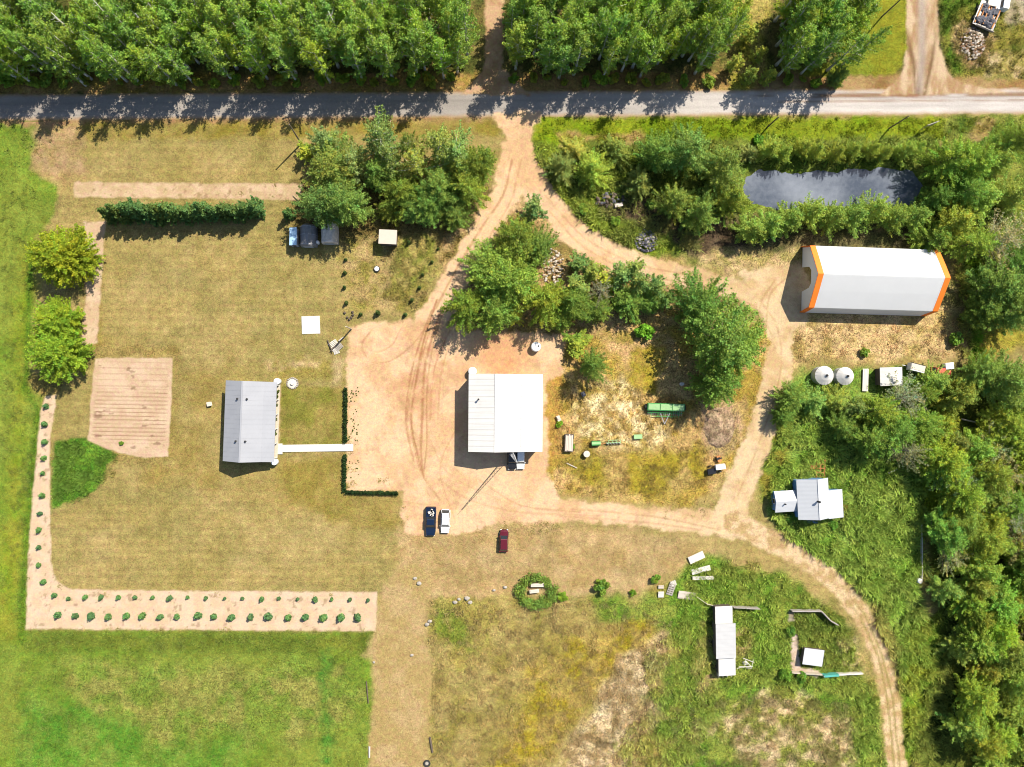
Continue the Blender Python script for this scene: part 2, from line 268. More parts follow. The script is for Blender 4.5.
# ------------------------------------------------------------------ mesh builder
class MB:
    def __init__(s): s.v = []; s.f = []; s.m = []
    def add(s, V, Fs, mi=0):
        o = len(s.v); s.v += [tuple(p) for p in V]
        for f in Fs: s.f.append([i+o for i in f]); s.m.append(mi)
        return s
    def box(s, c, d, mi=0, rz=0, rx=0, ry=0):
        hx, hy, hz = d[0]/2, d[1]/2, d[2]/2; rot = Matrix.Rotation(rz, 3, 'Z') @ Matrix.Rotation(ry, 3, 'Y') @ Matrix.Rotation(rx, 3, 'X')
        V = [Vector(c)+rot @ Vector((x, y, z)) for z in (-hz, hz) for y in (-hy, hy) for x in (-hx, hx)]
        return s.add(V, [(0,2,3,1),(4,5,7,6),(0,1,5,4),(2,6,7,3),(0,4,6,2),(1,3,7,5)], mi)
    def tube(s, pts, r, n=6, mi=0, cap=True):
        pts = [Vector(p) for p in pts]; rr = r if isinstance(r, (list, tuple)) else [r]*len(pts); V = []; Fs = []
        for i, p in enumerate(pts):
            t = (pts[min(i+1, len(pts)-1)]-pts[max(i-1, 0)]).normalized(); a = t.orthogonal().normalized(); b = t.cross(a)
            for k in range(n): V.append(p+(a*math.cos(2*math.pi*k/n)+b*math.sin(2*math.pi*k/n))*rr[i])
        for i in range(len(pts)-1):
            for k in range(n): Fs.append((i*n+k, i*n+(k+1)%n, (i+1)*n+(k+1)%n, (i+1)*n+k))
        if cap: Fs += [tuple(range(n))[::-1], tuple(range((len(pts)-1)*n, len(pts)*n))]
        return s.add(V, Fs, mi)
    def lathe(s, prof, n=20, c=(0,0,0), mi=0):
        V = []; Fs = []
        for (r, z) in prof:
            for k in range(n): a = 2*math.pi*k/n; V.append((c[0]+r*math.cos(a), c[1]+r*math.sin(a), c[2]+z))
        for i in range(len(prof)-1):
            for k in range(n): Fs.append((i*n+k, i*n+(k+1)%n, (i+1)*n+(k+1)%n, (i+1)*n+k))
        Fs += [tuple(range(n))[::-1], tuple(range((len(prof)-1)*n, len(prof)*n))]
        return s.add(V, Fs, mi)
    def extrude(s, poly, y0, y1, mi=0, axis='y'):
        n = len(poly); f = (lambda p, y: (p[0], y, p[1])) if axis == 'y' else (lambda p, y: (y, p[0], p[1])) if axis == 'x' else (lambda p, y: (p[0], p[1], y))
        V = [f(p, y0) for p in poly]+[f(p, y1) for p in poly]
        return s.add(V, [tuple(range(n)), tuple(range(n, 2*n))[::-1]]+[(i, i+n, (i+1)%n+n, (i+1)%n) for i in range(n)], mi)
    def blob(s, c, r, seed=0, mi=0, n=7, m=4, rough=.25):
        rg = random.Random(seed); V = []; Fs = []
        for j in range(m+1):
            th = math.pi*j/m
            for k in range(n):
                a = 2*math.pi*k/n; q = 1+rg.uniform(-rough, rough)
                V.append((c[0]+r[0]*q*math.sin(th)*math.cos(a), c[1]+r[1]*q*math.sin(th)*math.sin(a), c[2]+r[2]*q*math.cos(th)))
        for j in range(m):
            for k in range(n): Fs.append((j*n+k, (j+1)*n+k, (j+1)*n+(k+1)%n, j*n+(k+1)%n))
        return s.add(V, Fs, mi)
    def mesh(s, name, mats, smooth=False):
        me = bpy.data.meshes.new(name); me.from_pydata(s.v, [], s.f)
        for q in (mats if isinstance(mats, (list, tuple)) else [mats]): me.materials.append(q)
        me.polygons.foreach_set('material_index', s.m)
        if smooth: me.polygons.foreach_set('use_smooth', [True]*len(me.polygons))
        me.update()
        import bmesh
        bm = bmesh.new(); bm.from_mesh(me); bmesh.ops.recalc_face_normals(bm, faces=bm.faces); bm.to_mesh(me); bm.free()
        return me
    def build(s, name, mats, parent=None, smooth=False):
        o = bpy.data.objects.new(name, s.mesh(name, mats, smooth)); col.objects.link(o)
        if parent: o.parent = parent
        return o
def tag(o, label=None, cat=None, group=None, kind=None):
    for k, v in (('label', label), ('category', cat), ('group', group), ('kind', kind)):
        if v: o[k] = v
    return o
def thing(name, label, cat, loc=(0,0,0), rz=0, group=None):
    o = bpy.data.objects.new(name, None); col.objects.link(o); o.empty_display_size = .3
    o.location = loc; o.rotation_euler = (0, 0, rz); return tag(o, label, cat, group)
def place(o, loc, rz=0): o.location = loc; o.rotation_euler = (0, 0, rz); return o
def copy_tree(o, loc, rz, label, group=None, s=None):
    c = o.copy(); col.objects.link(c); c.location = loc; c.rotation_euler = (0, 0, rz); c['label'] = label
    if group: c['group'] = group
    if s: c.scale = s
    for ch in list(o.children):
        d = ch.copy(); col.objects.link(d); d.parent = c
        for g in list(ch.children):
            e = g.copy(); col.objects.link(e); e.parent = d
    return c
# ------------------------------------------------------------------ ground sheet
def axis(lo, hi, st): return np.concatenate([[-4000,-1500,-700,-350,-200], np.arange(lo, hi, st), [200,350,700,1500,4000]])
gx = axis(-120, 130, .38); gy = axis(-92, 92, .38)
X, Y = np.meshgrid(gx, gy); PX, PY = to_px(X, Y)
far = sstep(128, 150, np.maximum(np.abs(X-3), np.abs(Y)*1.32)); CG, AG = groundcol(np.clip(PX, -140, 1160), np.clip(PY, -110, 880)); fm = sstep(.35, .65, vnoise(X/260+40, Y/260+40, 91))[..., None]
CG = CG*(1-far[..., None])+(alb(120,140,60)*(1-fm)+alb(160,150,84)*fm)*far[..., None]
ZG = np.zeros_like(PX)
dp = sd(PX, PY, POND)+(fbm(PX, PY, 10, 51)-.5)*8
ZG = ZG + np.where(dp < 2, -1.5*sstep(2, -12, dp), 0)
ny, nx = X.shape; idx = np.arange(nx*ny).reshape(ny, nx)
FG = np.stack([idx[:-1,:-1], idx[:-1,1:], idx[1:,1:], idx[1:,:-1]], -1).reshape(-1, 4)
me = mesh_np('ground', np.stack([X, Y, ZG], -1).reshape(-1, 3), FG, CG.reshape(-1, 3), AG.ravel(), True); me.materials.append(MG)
go = bpy.data.objects.new('ground', me); col.objects.link(go); tag(go, kind='structure')
# ------------------------------------------------------------------ sheets laid on the ground
SHEETS = []
def cover(px, py, upto=None):
    c, am = groundcol(px, py)
    for S, fcol, edge, jit, js, amp, seed in SHEETS[:upto]:
        lo, hi = bbox(S); M_ = (px > lo[0]-9) & (px < hi[0]+9) & (py > lo[1]-9) & (py < hi[1]+9)
        if not M_.any(): continue
        x, y = px[M_], py[M_]; d0 = sd(x, y, S); w = sstep(edge, -edge, d0+(fbm(x, y, js, 200+seed, 4)-.5)*2.4*jit)[:, None]
        c[M_] = c[M_]*(1-w)+fcol(x, y, d0)*w; am[M_] = am[M_]*(1-w[:, 0])+amp*w[:, 0]
    return c, am
def on_sheet(x, y, m=1.5):
    r = np.zeros(x.shape, bool)
    for q in SHEETS: r |= sd(x, y, q[0]) < m
    return r
def sheet(name, S, fcol, z, st=.25, edge=2.0, jit=2.0, js=6, amp=.15, m=None, seed=1):
    lo, hi = bbox(S); mg = edge+jit+2
    cs = [U(lo[0]-mg, lo[1]-mg), U(hi[0]+mg, lo[1]-mg), U(lo[0]-mg, hi[1]+mg), U(hi[0]+mg, hi[1]+mg)]
    xs = np.arange(max(min(c.x for c in cs), -135), min(max(c.x for c in cs), 150), st); ys = np.arange(max(min(c.y for c in cs), -100), min(max(c.y for c in cs), 100), st)
    X, Y = np.meshgrid(xs, ys); px, py = to_px(X, Y)
    d0 = sd(px, py, S); d = d0+(fbm(px, py, js, 200+seed, 4)-.5)*2.4*jit
    w = sstep(edge, -edge, d); keep = w > .02
    cell = keep[:-1,:-1] | keep[1:,:-1] | keep[:-1,1:] | keep[1:,1:]
    ny, nx = X.shape; idx = np.arange(nx*ny).reshape(ny, nx)
    Fc = np.stack([idx[:-1,:-1], idx[:-1,1:], idx[1:,1:], idx[1:,:-1]], -1)[cell]
    used = np.unique(Fc); remap = np.full(nx*ny, -1); remap[used] = np.arange(len(used)); Fc = remap[Fc]
    x, y = X.ravel()[used], Y.ravel()[used]; px, py = px.ravel()[used], py.ravel()[used]; w = w.ravel()[used][:, None]
    cg, ag = cover(px, py); cs_ = fcol(px, py, d0.ravel()[used]); am = amp*w[:, 0]+ag*(1-w[:, 0])
    zz = np.full_like(x, z)
    me = mesh_np(name, np.stack([x, y, zz], -1), Fc, cg*(1-w)+cs_*w, am, True); me.materials.append(m or MGR)
    SHEETS.append((S, fcol, edge, jit, js, amp, seed)); o = bpy.data.objects.new(name, me); col.objects.link(o); return tag(o, kind='structure')
def mixc(a, b, m): return a*(1-m[:, None])+b*m[:, None]
def two(ca, cb, s, seed): 
    return lambda x, y, d: mixc(alb(*ca), alb(*cb), sstep(.35, .65, fbm(x, y, s, seed, 5)))
def road_col(x, y, d):
    c = y-(108-(x/1024)*7.0)                                   # across the road
    t = sstep(480, 800, x)
    base = mixc(alb(194,184,170), alb(242,232,218), t)
    base = mixc(base, base*.86, sstep(.4, .65, fbm(x/6, y, 7, 301)))
    tr = (np.exp(-((c+6.8)/2.2)**2)+.5*np.exp(-((c+1)/1.3)**2))*sstep(735, 790, x); base = mixc(base, alb(160,122,84), np.clip(tr*1.25*sstep(.3, .55, fbm(x/9, y, 6, 302)), 0, .88)); base = mixc(base, alb(168,118,74), sstep(35, 8, np.abs(x-910-(104-y)*.6))*sstep(-1, -8, c)*.75*sstep(.3, .6, fbm(x, y, 5, 304)))
    tr = (np.exp(-((c-4)/1.3)**2)+np.exp(-((c+4)/1.2)**2)); base = mixc(base, base*.78, tr*.55)
    return mixc(base, alb(208,172,126), sstep(-4, 0, d+(fbm(x/2, y, 6, 306)-.5)*3)*.75)
sheet('road', ('l', [(-200,108.5),(1024,101),(1250,99.5)], 12.5), road_col, .012, .3, 1.2, 1.2, 8, .10, MGR, 1)
def sroad_col(x, y, d):
    b = mixc(alb(230,200,158), alb(192,154,108), sstep(.3, .7, fbm(x*1.2, y/3, 7, 311)))
    xc = 924+np.clip((y-60)/40, 0, 1)*-4
    b = mixc(b, alb(185,172,160), np.exp(-((x-xc+2)/4.5)**2)*.7)
    return mixc(b, alb(130,98,62), (np.exp(-((x-xc+11-.25*(y-60))/2.5)**2)+np.exp(-((x-xc-8+.12*(y-60))/2.2)**2))*.85*sstep(10, 60, y)*sstep(.2, .5, fbm(x*1.5, y/2, 5, 313)))
sheet('side_road', ('u', [('l', [(922,-120),(922,20),(925,70)], 16), ('p', [(906,50),(941,50),(948,72),(962,84),(1010,93),(880,95),(893,84),(903,72)])]), sroad_col, .016, .3, 1.5, 1.5, 6, .15, MGR, 2)
sheet('track', ('u', [('l', [(496,-120),(494,60),(490,80)], 9), ('p', [(484,70),(505,70),(530,95),(460,95)])]), two((222,182,136), (198,158,110), 9, 315), .020, .3, 1.5, 2, 6, .15, MGR, 3)
sheet('field_gate_track', ('p', [(-20,100),(40,104),(70,112),(80,124),(40,126),(-20,122)]), two((196,156,110), (176,140,92), 9, 317), .008, .3, 3, 4, 8, .2, MGR, 33)
ISLE = ('p', [(530,203),(503,228),(474,275),(446,325),(470,332),(545,330),(566,340),(562,372),(546,392),(548,440),(546,470),(560,495),(620,501),(690,508),(714,492),(735,450),(757,390),(770,345),(762,315),(735,297),(690,288),(650,282),(600,266),(560,240),(545,218)])
DRIVE = ('-', ('u', [('p', [(492,112),(540,112),(536,125),(528,150),(530,185),(515,205),(495,190),(507,165),(505,135)]), ('l', [(518,150),(508,190),(486,225),(462,268),(440,308),(420,340)], [16,14,13,12,15,18]),
  ('p', [(350,326),(385,321),(412,320),(440,318),(470,330),(566,335),(566,372),(546,380),(548,470),(560,498),(560,522),(490,524),(470,534),(404,534),(401,492),(347,491),(346,360)]),
  ('l', [(522,165),(545,203),(580,243),(640,270),(700,282),(750,300),(776,330),(776,385),(758,440),(738,490),(730,520)], [14,15,16,14,13,15,17,14,14,15,18]),
  ('p', [(740,272),(800,262),(812,285),(808,320),(790,330),(760,320)]), ('l', [(500,508),(580,511),(650,518),(735,524),(752,530)], [13,10,10,13,10])]), ISLE)
def smooth(P, n=5):
    P = [np.array(p, float) for p in P]; Q = [2*P[0]-P[1]]+P+[2*P[-1]-P[-2]]; out = []
    for i in range(1, len(Q)-2):
        for k in range(n):
            t = k/n; out.append(tuple(.5*(2*Q[i]+(Q[i+1]-Q[i-1])*t+(2*Q[i-1]-5*Q[i]+4*Q[i+1]-Q[i+2])*t*t+(3*Q[i]-Q[i-1]-3*Q[i+1]+Q[i+2])*t**3)))
    return out+[tuple(P[-1])]
def drive_col(x, y, d):
    e = sstep(560, 760, x)[:, None]
    a = alb(253,213,164)*(1-e)+alb(244,214,164)*e; b = alb(238,194,142)*(1-e)+alb(226,190,136)*e
    m = sstep(.38, .66, fbm(x, y, 22, 321, 5)); c = mixc(a, b, m)
    c = mixc(c, alb(206,140,88), np.clip(sstep(60, 0, np.hypot((x-425)/1.0, (y-375)*.75))*.55, 0, 1)*sstep(.3, .6, fbm(x, y, 14, 325)))
    c = mixc(c, alb(218,150,92), sstep(40, 10, np.hypot(x-500, (y-355)))*.6)
    tk = 0
    for P, w, k in (([(445,305),(432,350),(427,395),(427,440),(424,472)],.6,.45), ([(434,318),(421,360),(413,405),(413,440),(420,470)],.6,.45), ([(428,330),(413,380),(407,425),(414,462)],.5,.4), ([(452,335),(441,375),(438,420)],.5,.3), ([(400,330),(392,345),(376,352),(366,345)],.5,.3), ([(440,480),(470,500),(520,512),(600,516)],.7,.25), ([(430,440),(450,475),(500,500)],.5,.22), ([(380,480),(400,500),(430,505)],.5,.2), ([(437,300),(424,340),(417,375),(411,420),(418,455),(424,478)],1.1,.65), ([(441,310),(430,345),(424,375),(422,420),(421,455),(424,478)],1.5,.55), ([(432,310),(419,345),(410,380),(406,420),(412,455)],.8,.5),
        ([(450,330),(434,370),(430,420)],.8,.35), ([(372,330),(362,345),(372,362),(392,360),(412,345),(428,325)],.7,.35), ([(424,478),(440,500)],1.0,.35), ([(455,430),(440,470),(455,520)],.8,.25), ([(480,480),(520,505),(580,512)],.8,.3),
        ([(512,160),(503,195),(480,230),(456,270),(436,308)],1.5,.45), ([(521,160),(511,200),(489,238),(466,276)],1.0,.3), ([(550,212),(585,248),(640,274),(700,286),(752,305),(772,335)],1.0,.28), ([(545,195),(585,238),(640,265),(705,277)],1.0,.25),
        ([(760,300),(778,330),(780,375),(760,440),(738,495)],1.0,.3), ([(775,280),(762,300),(758,320)],1.2,.3), ([(790,275),(770,295),(766,330)],1.0,.3), ([(560,508),(650,516),(720,530)],1.0,.3), ([(560,516),(650,523),(700,530)],1.0,.3)):
        tk = np.maximum(tk, k*1.15*sstep(w*.8+.9, w*.2, np.abs(sd_line(x, y, smooth(P), 0))+ (fbm(x, y, 5, 331)-.5)*1.2)*sstep(.25, .5, fbm(x, y, 9, 337)+k*.15))
    c = mixc(c, alb(176,118,72), tk)
    c = mixc(c, c*.86, sstep(.5, .7, fbm(x*.5+y*.35, y*.5-x*.35, 5, 336, 5))*.55); c = mixc(c, c*1.07, sstep(.5, .7, fbm(x, y, 4, 338)))
    return mixc(c, c*.8, sstep(.62, .75, fbm(x, y, 6, 335))*.6)
sheet('driveway', DRIVE, drive_col, .024, .22, 2.4, 4.0, 6, .13, MGR, 4)
def loop_col(x, y, d):
    c = mixc(alb(242,210,160), alb(208,174,118), sstep(.35, .65, fbm(x, y, 7, 341, 5)))
    g = sstep(1.8, .2, np.abs(d+6.5+ (fbm(x, y, 9, 345)-.5)*2))*sstep(560, 640, y); return mixc(c, alb(150,140,70), g*.65)
sheet('farm_track', ('l', [(735,522),(768,540),(800,556),(835,582),(862,615),(880,655),(890,700),(897,767),(902,840)], [12,10,10,9,9,8.5,9,9,9]), loop_col, .028, .27, 2, 2.4, 6, .3, MGR, 5)
sheet('mown_lane', ('p', [(402,560),(436,566),(428,604),(426,640),(434,660),(432,690),(428,740),(426,840),(368,840),(370,740),(377,690),(373,665),(364,655),(372,640),(378,610),(380,595)]), two((194,166,104), (206,176,120), 16, 351), .006, .3, 4.5, 3.5, 8, .3, MG, 6)
soil = two((228,198,164), (214,180,142), 10, 361)
def bed(ca, cb, seed):
    f = two(ca, cb, 9, seed)
    return lambda x, y, d: mixc(f(x, y, d), alb(150,118,80), sstep(.66, .74, fbm(x, y, 5, seed+3))*.5)
sheet('planting_strip', ('u', [('p', [(57,394),(50,440),(50,500),(51,560),(53,572),(57,580),(63,586),(72,589),(84,590),(377,592),(376,631),(26,629),(28,560),(34,480),(41,410),(45,396)])]), bed((246,216,178), (238,206,164), 363), .012, .25, 1.0, 1.1, 7, .1, MGR, 7)
sheet('planting_strip', ('p', [(84,222),(105,222),(103,262),(97,342),(91,345),(78,344),(86,300)]), bed((238,208,168), (226,192,150), 373), .012, .25, 1.2, 1.2, 7, .12, MGR, 8)
sheet('planting_strip', ('p', [(74,182),(180,183),(303,184),(300,200),(180,198),(74,197)]), bed((236,204,162), (218,186,140), 379), .012, .25, 1.2, 1.2, 7, .14, MGR, 9)
def veg_col(x, y, d):
    c = mixc(alb(238,206,168), alb(226,192,152), sstep(.35, .65, fbm(x, y, 12, 381)))
    yy = y-.02*x
    r = np.maximum(0, np.sin((yy-358)*2*math.pi/3.9))**3*sstep(386, 394, y)+.5*np.maximum(0, np.sin((yy-358)*2*math.pi/6))**6*sstep(396, 386, y)
    r = r*sstep(.1, .45, fbm(x/7, y*1.5, 5, 385)); r = r*sstep(-2, -6, d)*sstep(448, 436, y)
    c = mixc(c, alb(150,110,76), np.clip(r, 0, 1)*.7)
    return mixc(c, alb(110,70,45), sstep(.68, .76, fbm(x/3, y, 4, 389))*sstep(-2,-6,d)*.5)
sheet('vegetable_garden', ('p', [(95,358),(173,358),(171,410),(168,456),(146,458),(118,452),(100,446),(88,440),(91,400)]), veg_col, .012, .16, 1.0, 1.2, 6, .1, MGR, 10)
sheet('flower_bed', ('p', [(275,384),(281,384),(279,447),(272,447)]), two((226,196,150), (200,168,120), 6, 391), .02, .2, .8, .8, 5, .2, MGR, 11)
sheet('concrete_yard', ('p', [(791,635),(797,634),(800,668),(820,670),(818,677),(791,672)]), two((240,216,190), (220,192,160), 6, 393), .014, .2, 1, 1.6, 4, .2, MGR, 12)
sheet('concrete_yard', ('p', [(788,611),(794,611),(794,621),(788,622)]), two((190,178,150), (170,155,120), 6, 394), .014, .2, 1, 1.2, 4, .2, MGR, 13)
# pond water
m, nt, b = newmat('pond_water'); g = nd(nt, 'ShaderNodeNewGeometry').outputs['Position']
cr = nd(nt, 'ShaderNodeValToRGB'); nt.links.new(math_node(nt, 'ADD', math_node(nt, 'MULTIPLY', noise(nt, g, .07, 3, .5), .75), math_node(nt, 'MULTIPLY', noise(nt, g, .9, 4, .7), .25)), cr.inputs[0]); cr.color_ramp.elements[0].position = .38; cr.color_ramp.elements[1].position = .62
cr.color_ramp.elements[0].color = (.036,.047,.068,1); cr.color_ramp.elements[1].color = (.135,.15,.18,1); nt.links.new(cr.outputs[0], b.inputs['Base Color'])  # grey-blue murk, with sky reflection and pale haze streaks painted into the colour
setin(b, Roughness=.08); bp = nd(nt, 'ShaderNodeBump'); setin(bp, Strength=.12, Distance=.05); nt.links.new(noise(nt, g, .9, 2), bp.inputs['Height']); nt.links.new(bp.outputs[0], b.inputs['Normal'])
wp = MB(); P = [U(x, y, -.3) for x, y in [(732,160),(945,155),(948,218),(732,222)]]; wp.add(P, [(0,3,2,1)]); tag(wp.build('pond_water', m), kind='structure')
# ------------------------------------------------------------------ foliage
def leaf_quads(P, size, rg, up=.5, elong=1.5, outward=None):
    n = len(P); N = rg.normal(size=(n, 3)); N[:, 2] += up
    if outward is not None: N += outward
    N /= np.linalg.norm(N, axis=1)[:, None]
    T = np.cross(N, rg.normal(size=(n, 3))); T /= np.linalg.norm(T, axis=1)[:, None]; B = np.cross(N, T)
    s = size*rg.uniform(.6, 1.35, n)[:, None]; l = s*elong*.5; w = s*.5
    V = np.stack([P-T*l, P-B*w+T*l*.1, P+T*l, P+B*w+T*l*.1], 1).reshape(-1, 3)
    return V, np.arange(n*4).reshape(n, 4)
def clump_cloud(C, rc, per, rg, flat=.75):
    C = np.asarray(C); k = len(C); rc = np.broadcast_to(rc, (k,)); cnt = np.maximum(4, (per*(rc/np.mean(rc))**2).astype(int))
    idx = np.repeat(np.arange(k), cnt); D = rg.normal(size=(len(idx), 3)); D /= np.linalg.norm(D, axis=1)[:, None]
    r = rg.uniform(0, 1, len(idx))**.42; off = D*(r*rc[idx])[:, None]; off[:, 2] *= flat
    return C[idx]+off, idx, D*r[:, None]
def leaf_cols(idx, k, base, rg, var=.24, hue=.10):
    cl = rg.uniform(1-var, 1+var, k); ch = rg.normal(0, hue, k)
    f = cl[idx]*rg.uniform(.75, 1.25, len(idx)); h = ch[idx]+rg.normal(0, .08, len(idx))
    c = np.array(base)[None]*f[:, None]; c[:, 0] *= 1+h; c[:, 2] *= 1-h*.6
    return np.clip(c, .002, .8)
def limb_tube(mb, a, b, r0, r1, n=5, sag=.0):
    a, b = Vector(a), Vector(b); mid = (a+b)/2+Vector((random.uniform(-.1,.1), random.uniform(-.1,.1), sag))*(b-a).length
    mb.tube([a, mid, b], [r0, (r0+r1)*.55, r1], n)
KIND = dict(
 #         height  radius crown0 sprays leaves leaf  base colour        bark       profile                                              spray thickness, rise
 aspen=dict(h=14, r=2.3, c0=.20, k=62, per=66, leaf=.165, base=(.22,.33,.055), bark='white_bark', prof=lambda t: (math.sin(math.pi*min(1, t*.84+.12))**.8), rc=.135, rise=.55),
 birch=dict(h=13, r=2.8, c0=.20, k=92, per=74, leaf=.16, base=(.22,.285,.085), bark='white_bark', prof=lambda t: (math.sin(math.pi*min(1, t*.84+.12))**.7), rc=.12, rise=.5),
 broad=dict(h=11, r=4.2, c0=.16, k=150, per=112, leaf=.165, base=(.195,.272,.055), bark='bark', prof=lambda t: (1-abs(t-.38)**2.0*1.9), rc=.095, rise=.42),
 willow=dict(h=8, r=4.0, c0=.06, k=130, per=108, leaf=.16, base=(.235,.31,.085), bark='bark', prof=lambda t: (1-t**2.0*.9), rc=.09, rise=.5),
 maple=dict(h=9.5, r=5.6, c0=.08, k=300, per=120, leaf=.2, base=(.235,.315,.026), bark='bark', prof=lambda t: (1-abs(t-.35)**2.2*2.0), rc=.075, rise=.35),
 poplar=dict(h=9, r=1.5, c0=.12, k=40, per=48, leaf=.18, base=(.18,.26,.065), bark='bark', prof=lambda t: (math.sin(math.pi*min(1, t*.9+.08))**.6), rc=.17, rise=.8),
 grey=dict(h=9, r=3.8, c0=.15, k=80, per=44, leaf=.17, base=(.26,.26,.14), bark='dead', prof=lambda t: (1-abs(t-.45)**2*1.8), rc=.10, rise=.45),
 spruce=dict(h=5.4, r=1.25, c0=.02, k=80, per=40, leaf=.17, base=(.095,.16,.05), bark='bark', prof=lambda t: (1-t)**.75, rc=.14, rise=.3),
)
TREES = {}
def tree_meshes(kind, v):
    if (kind, v) in TREES: return TREES[(kind, v)]
    p = KIND[kind]; rg = np.random.default_rng(abs(hash_str(kind))+v*17); random.seed(v*31+len(kind))
    h, r = p['h'], p['r']; A = []; C = []; mb = MB()
    lean = rg.normal(0, .035, 2)*h
    ax = lambda z: Vector((lean[0]*(z/h)**1.5, lean[1]*(z/h)**1.5, z))
    tr = (.014 if kind in ('aspen','birch') else .010)*h+.05
    pts = [ax(h*q) for q in (0, .08, .3, .55, .8, .97)]; mb.tube(pts, [tr*1.35, tr, tr*.8, tr*.55, tr*.3, tr*.08], 7)
    sk = rg.normal(0, .06 if kind == 'maple' else .2, 4); gapa = rg.uniform(0, 6.28)
    for i in range(p['k']):
        t = min(max((i+.5)/p['k']+rg.uniform(-.03, .03), .01), .99); a = i*2.39996+rg.uniform(-.7, .7)
        rad = p['prof'](t)*r*(1+sk[0]*math.cos(a)+sk[1]*math.sin(2*a+sk[2]*9)+sk[3]*math.sin(3*a+t*6))*rg.uniform(.3, 1.0 if kind == 'maple' else 1.1)**.5
        z = min(h*(p['c0']+(1-p['c0'])*t), h*.99); o = ax(z); c = o+Vector((math.cos(a)*rad, math.sin(a)*rad, rg.uniform(-.1,.2)*rad))
        st = ax(max(h*.1, z-rad*p['rise']*1.4)); A.append(tuple(st)); C.append(tuple(c))
        if i % 2 == 0 or kind == 'grey': limb_tube(mb, st, c, max(.022, tr*.36*(1-t*.7)), .012, 4, -.03)
    if kind not in ('spruce', 'maple'):
        for q in range(4):
            z = h*rg.uniform(.86, .99); o = ax(z); A.append(tuple(ax(h*.75))); C.append((o.x+rg.normal(0,.12)*r, o.y+rg.normal(0,.12)*r, z))
    A = np.array(A); C = np.array(C); k = len(C); L = np.linalg.norm(C-A, axis=1)
    cnt = np.maximum(6, p['per']*np.clip(L/np.mean(L), .4, 1.8)*rg.uniform(.5, 1.5, k)).astype(int); idx = np.repeat(np.arange(k), cnt); n = len(idx)
    u = 1.1-.85*rg.uniform(0, 1, n)**1.25; sp = (p['rc']*r*rg.uniform(.7, 1.4, k))[idx]*(1.25-.75*u)*np.where(rg.uniform(0, 1, n) < .30, 1.9, 1.0)
    P = A[idx]+(C-A)[idx]*u[:, None]+rg.normal(size=(n, 3))*(sp*.62)[:, None]*np.array([1, 1, .75]); P[:, 2] = np.maximum(P[:, 2], .1)
    V, Fc = leaf_quads(P, p['leaf'], rg, .75, 1.4)
    cm = mesh_np('crown', V, Fc, np.repeat(leaf_cols(idx, k, p['base'], rg), 4, 0)); cm.materials.append(MLEAF)
    tm = mb.mesh('trunk', M[p['bark']], True); TREES[(kind, v)] = (tm, cm); return tm, cm
def hash_str(s): return sum((i+1)*ord(c) for i, c in enumerate(s))
NV = dict(aspen=6, birch=3, broad=6, willow=4, maple=3, poplar=3, grey=3, spruce=4)
tcount = [0]
def tree(kind, x, y, s, label, group=None, tint=None, sz=None, name=None, cat='tree'):
    tcount[0] += 1; i = tcount[0]; v = (i*7+int(abs(x*3))) % NV[kind]; tm, cm = tree_meshes(kind, v)
    nm = name or {'aspen':'aspen_tree','birch':'birch_tree','broad':'broadleaf_tree','willow':'willow_tree','maple':'maple_tree','poplar':'poplar_tree','grey':'sparse_grey_tree','spruce':'cedar_tree'}[kind]
    t = thing(nm, label, cat, (x, y, 0), random.uniform(0, 6.28), group); t.scale = (s, s, sz or s)
    for n, me in (('trunk', tm), ('crown', cm)):
        o = bpy.data.objects.new(n, me); col.objects.link(o); o.parent = t
        if n == 'crown':
            q = tint or (1, 1, 1); f = random.uniform(.86, 1.16); w = random.uniform(-.12, .12); o.color = (q[0]*f*(1+w), q[1]*f, q[2]*f*(1-w), 1)
    return t
def tree_px(kind, cx, cy, rpx, h, label, group=None, tint=None):
    p = KIND[kind]; c = U(cx, cy, h*.6); sr = rpx/5*(1-h*.6/H)/p['r']*(1.02 if kind == 'birch' else .97); sh = h/p['h']
    return tree(kind, c.x, c.y, sr, label, group, tint, sh)
def scatter(S, spacing, seed):
    lo, hi = bbox(S); a, b = U(*lo), U(hi[0], hi[1]); rg = random.Random(seed); out = []
    x0, x1, y0, y1 = min(a.x, b.x), max(a.x, b.x), min(a.y, b.y), max(a.y, b.y); j = 0; y = y0
    while y < y1:
        x = x0+(j % 2)*spacing*.5
        while x < x1:
            q = (x+rg.uniform(-.38,.38)*spacing, y+rg.uniform(-.38,.38)*spacing); px, py = to_px(np.array([q[0]]), np.array([q[1]]))
            if sd(px, py, S)[0] < 0: out.append(q)
            x += spacing
        y += spacing*.87; j += 1
    return out
rt = random.Random(11)
# woods north of the road (bases given on the ground)
for S, lab, grp, seed in ((('p',[(-70,2),(470,2),(472,62),(452,82),(-70,87)]), 'slim aspen in the long wood above the road, left of the shaded dirt track', 'aspens in the wood left of the dirt track', 1),
    (('p',[(512,2),(728,2),(722,60),(708,78),(520,79),(510,60)]), 'slim aspen in the wood above the road, right of the shaded dirt track', 'aspens in the wood right of the dirt track', 2),
    (('p',[(766,2),(840,2),(844,50),(842,72),(800,74),(772,78)]), 'slim bright aspen in the small wood beside the gravel side road', 'aspens in the small wood by the side road', 3)):
    for (x, y) in scatter(S, 2.75 if seed == 3 else 3.15, seed):
        px, _ = to_px(np.array([x]), np.array([y])); 
        tree('aspen', x, y, rt.uniform(.85, 1.2), lab, grp, (1.1,1.08,.8) if rt.random() < .25 else ((.9,.95,1.1) if rt.random() < .2 else None), rt.uniform(.95, 1.28))
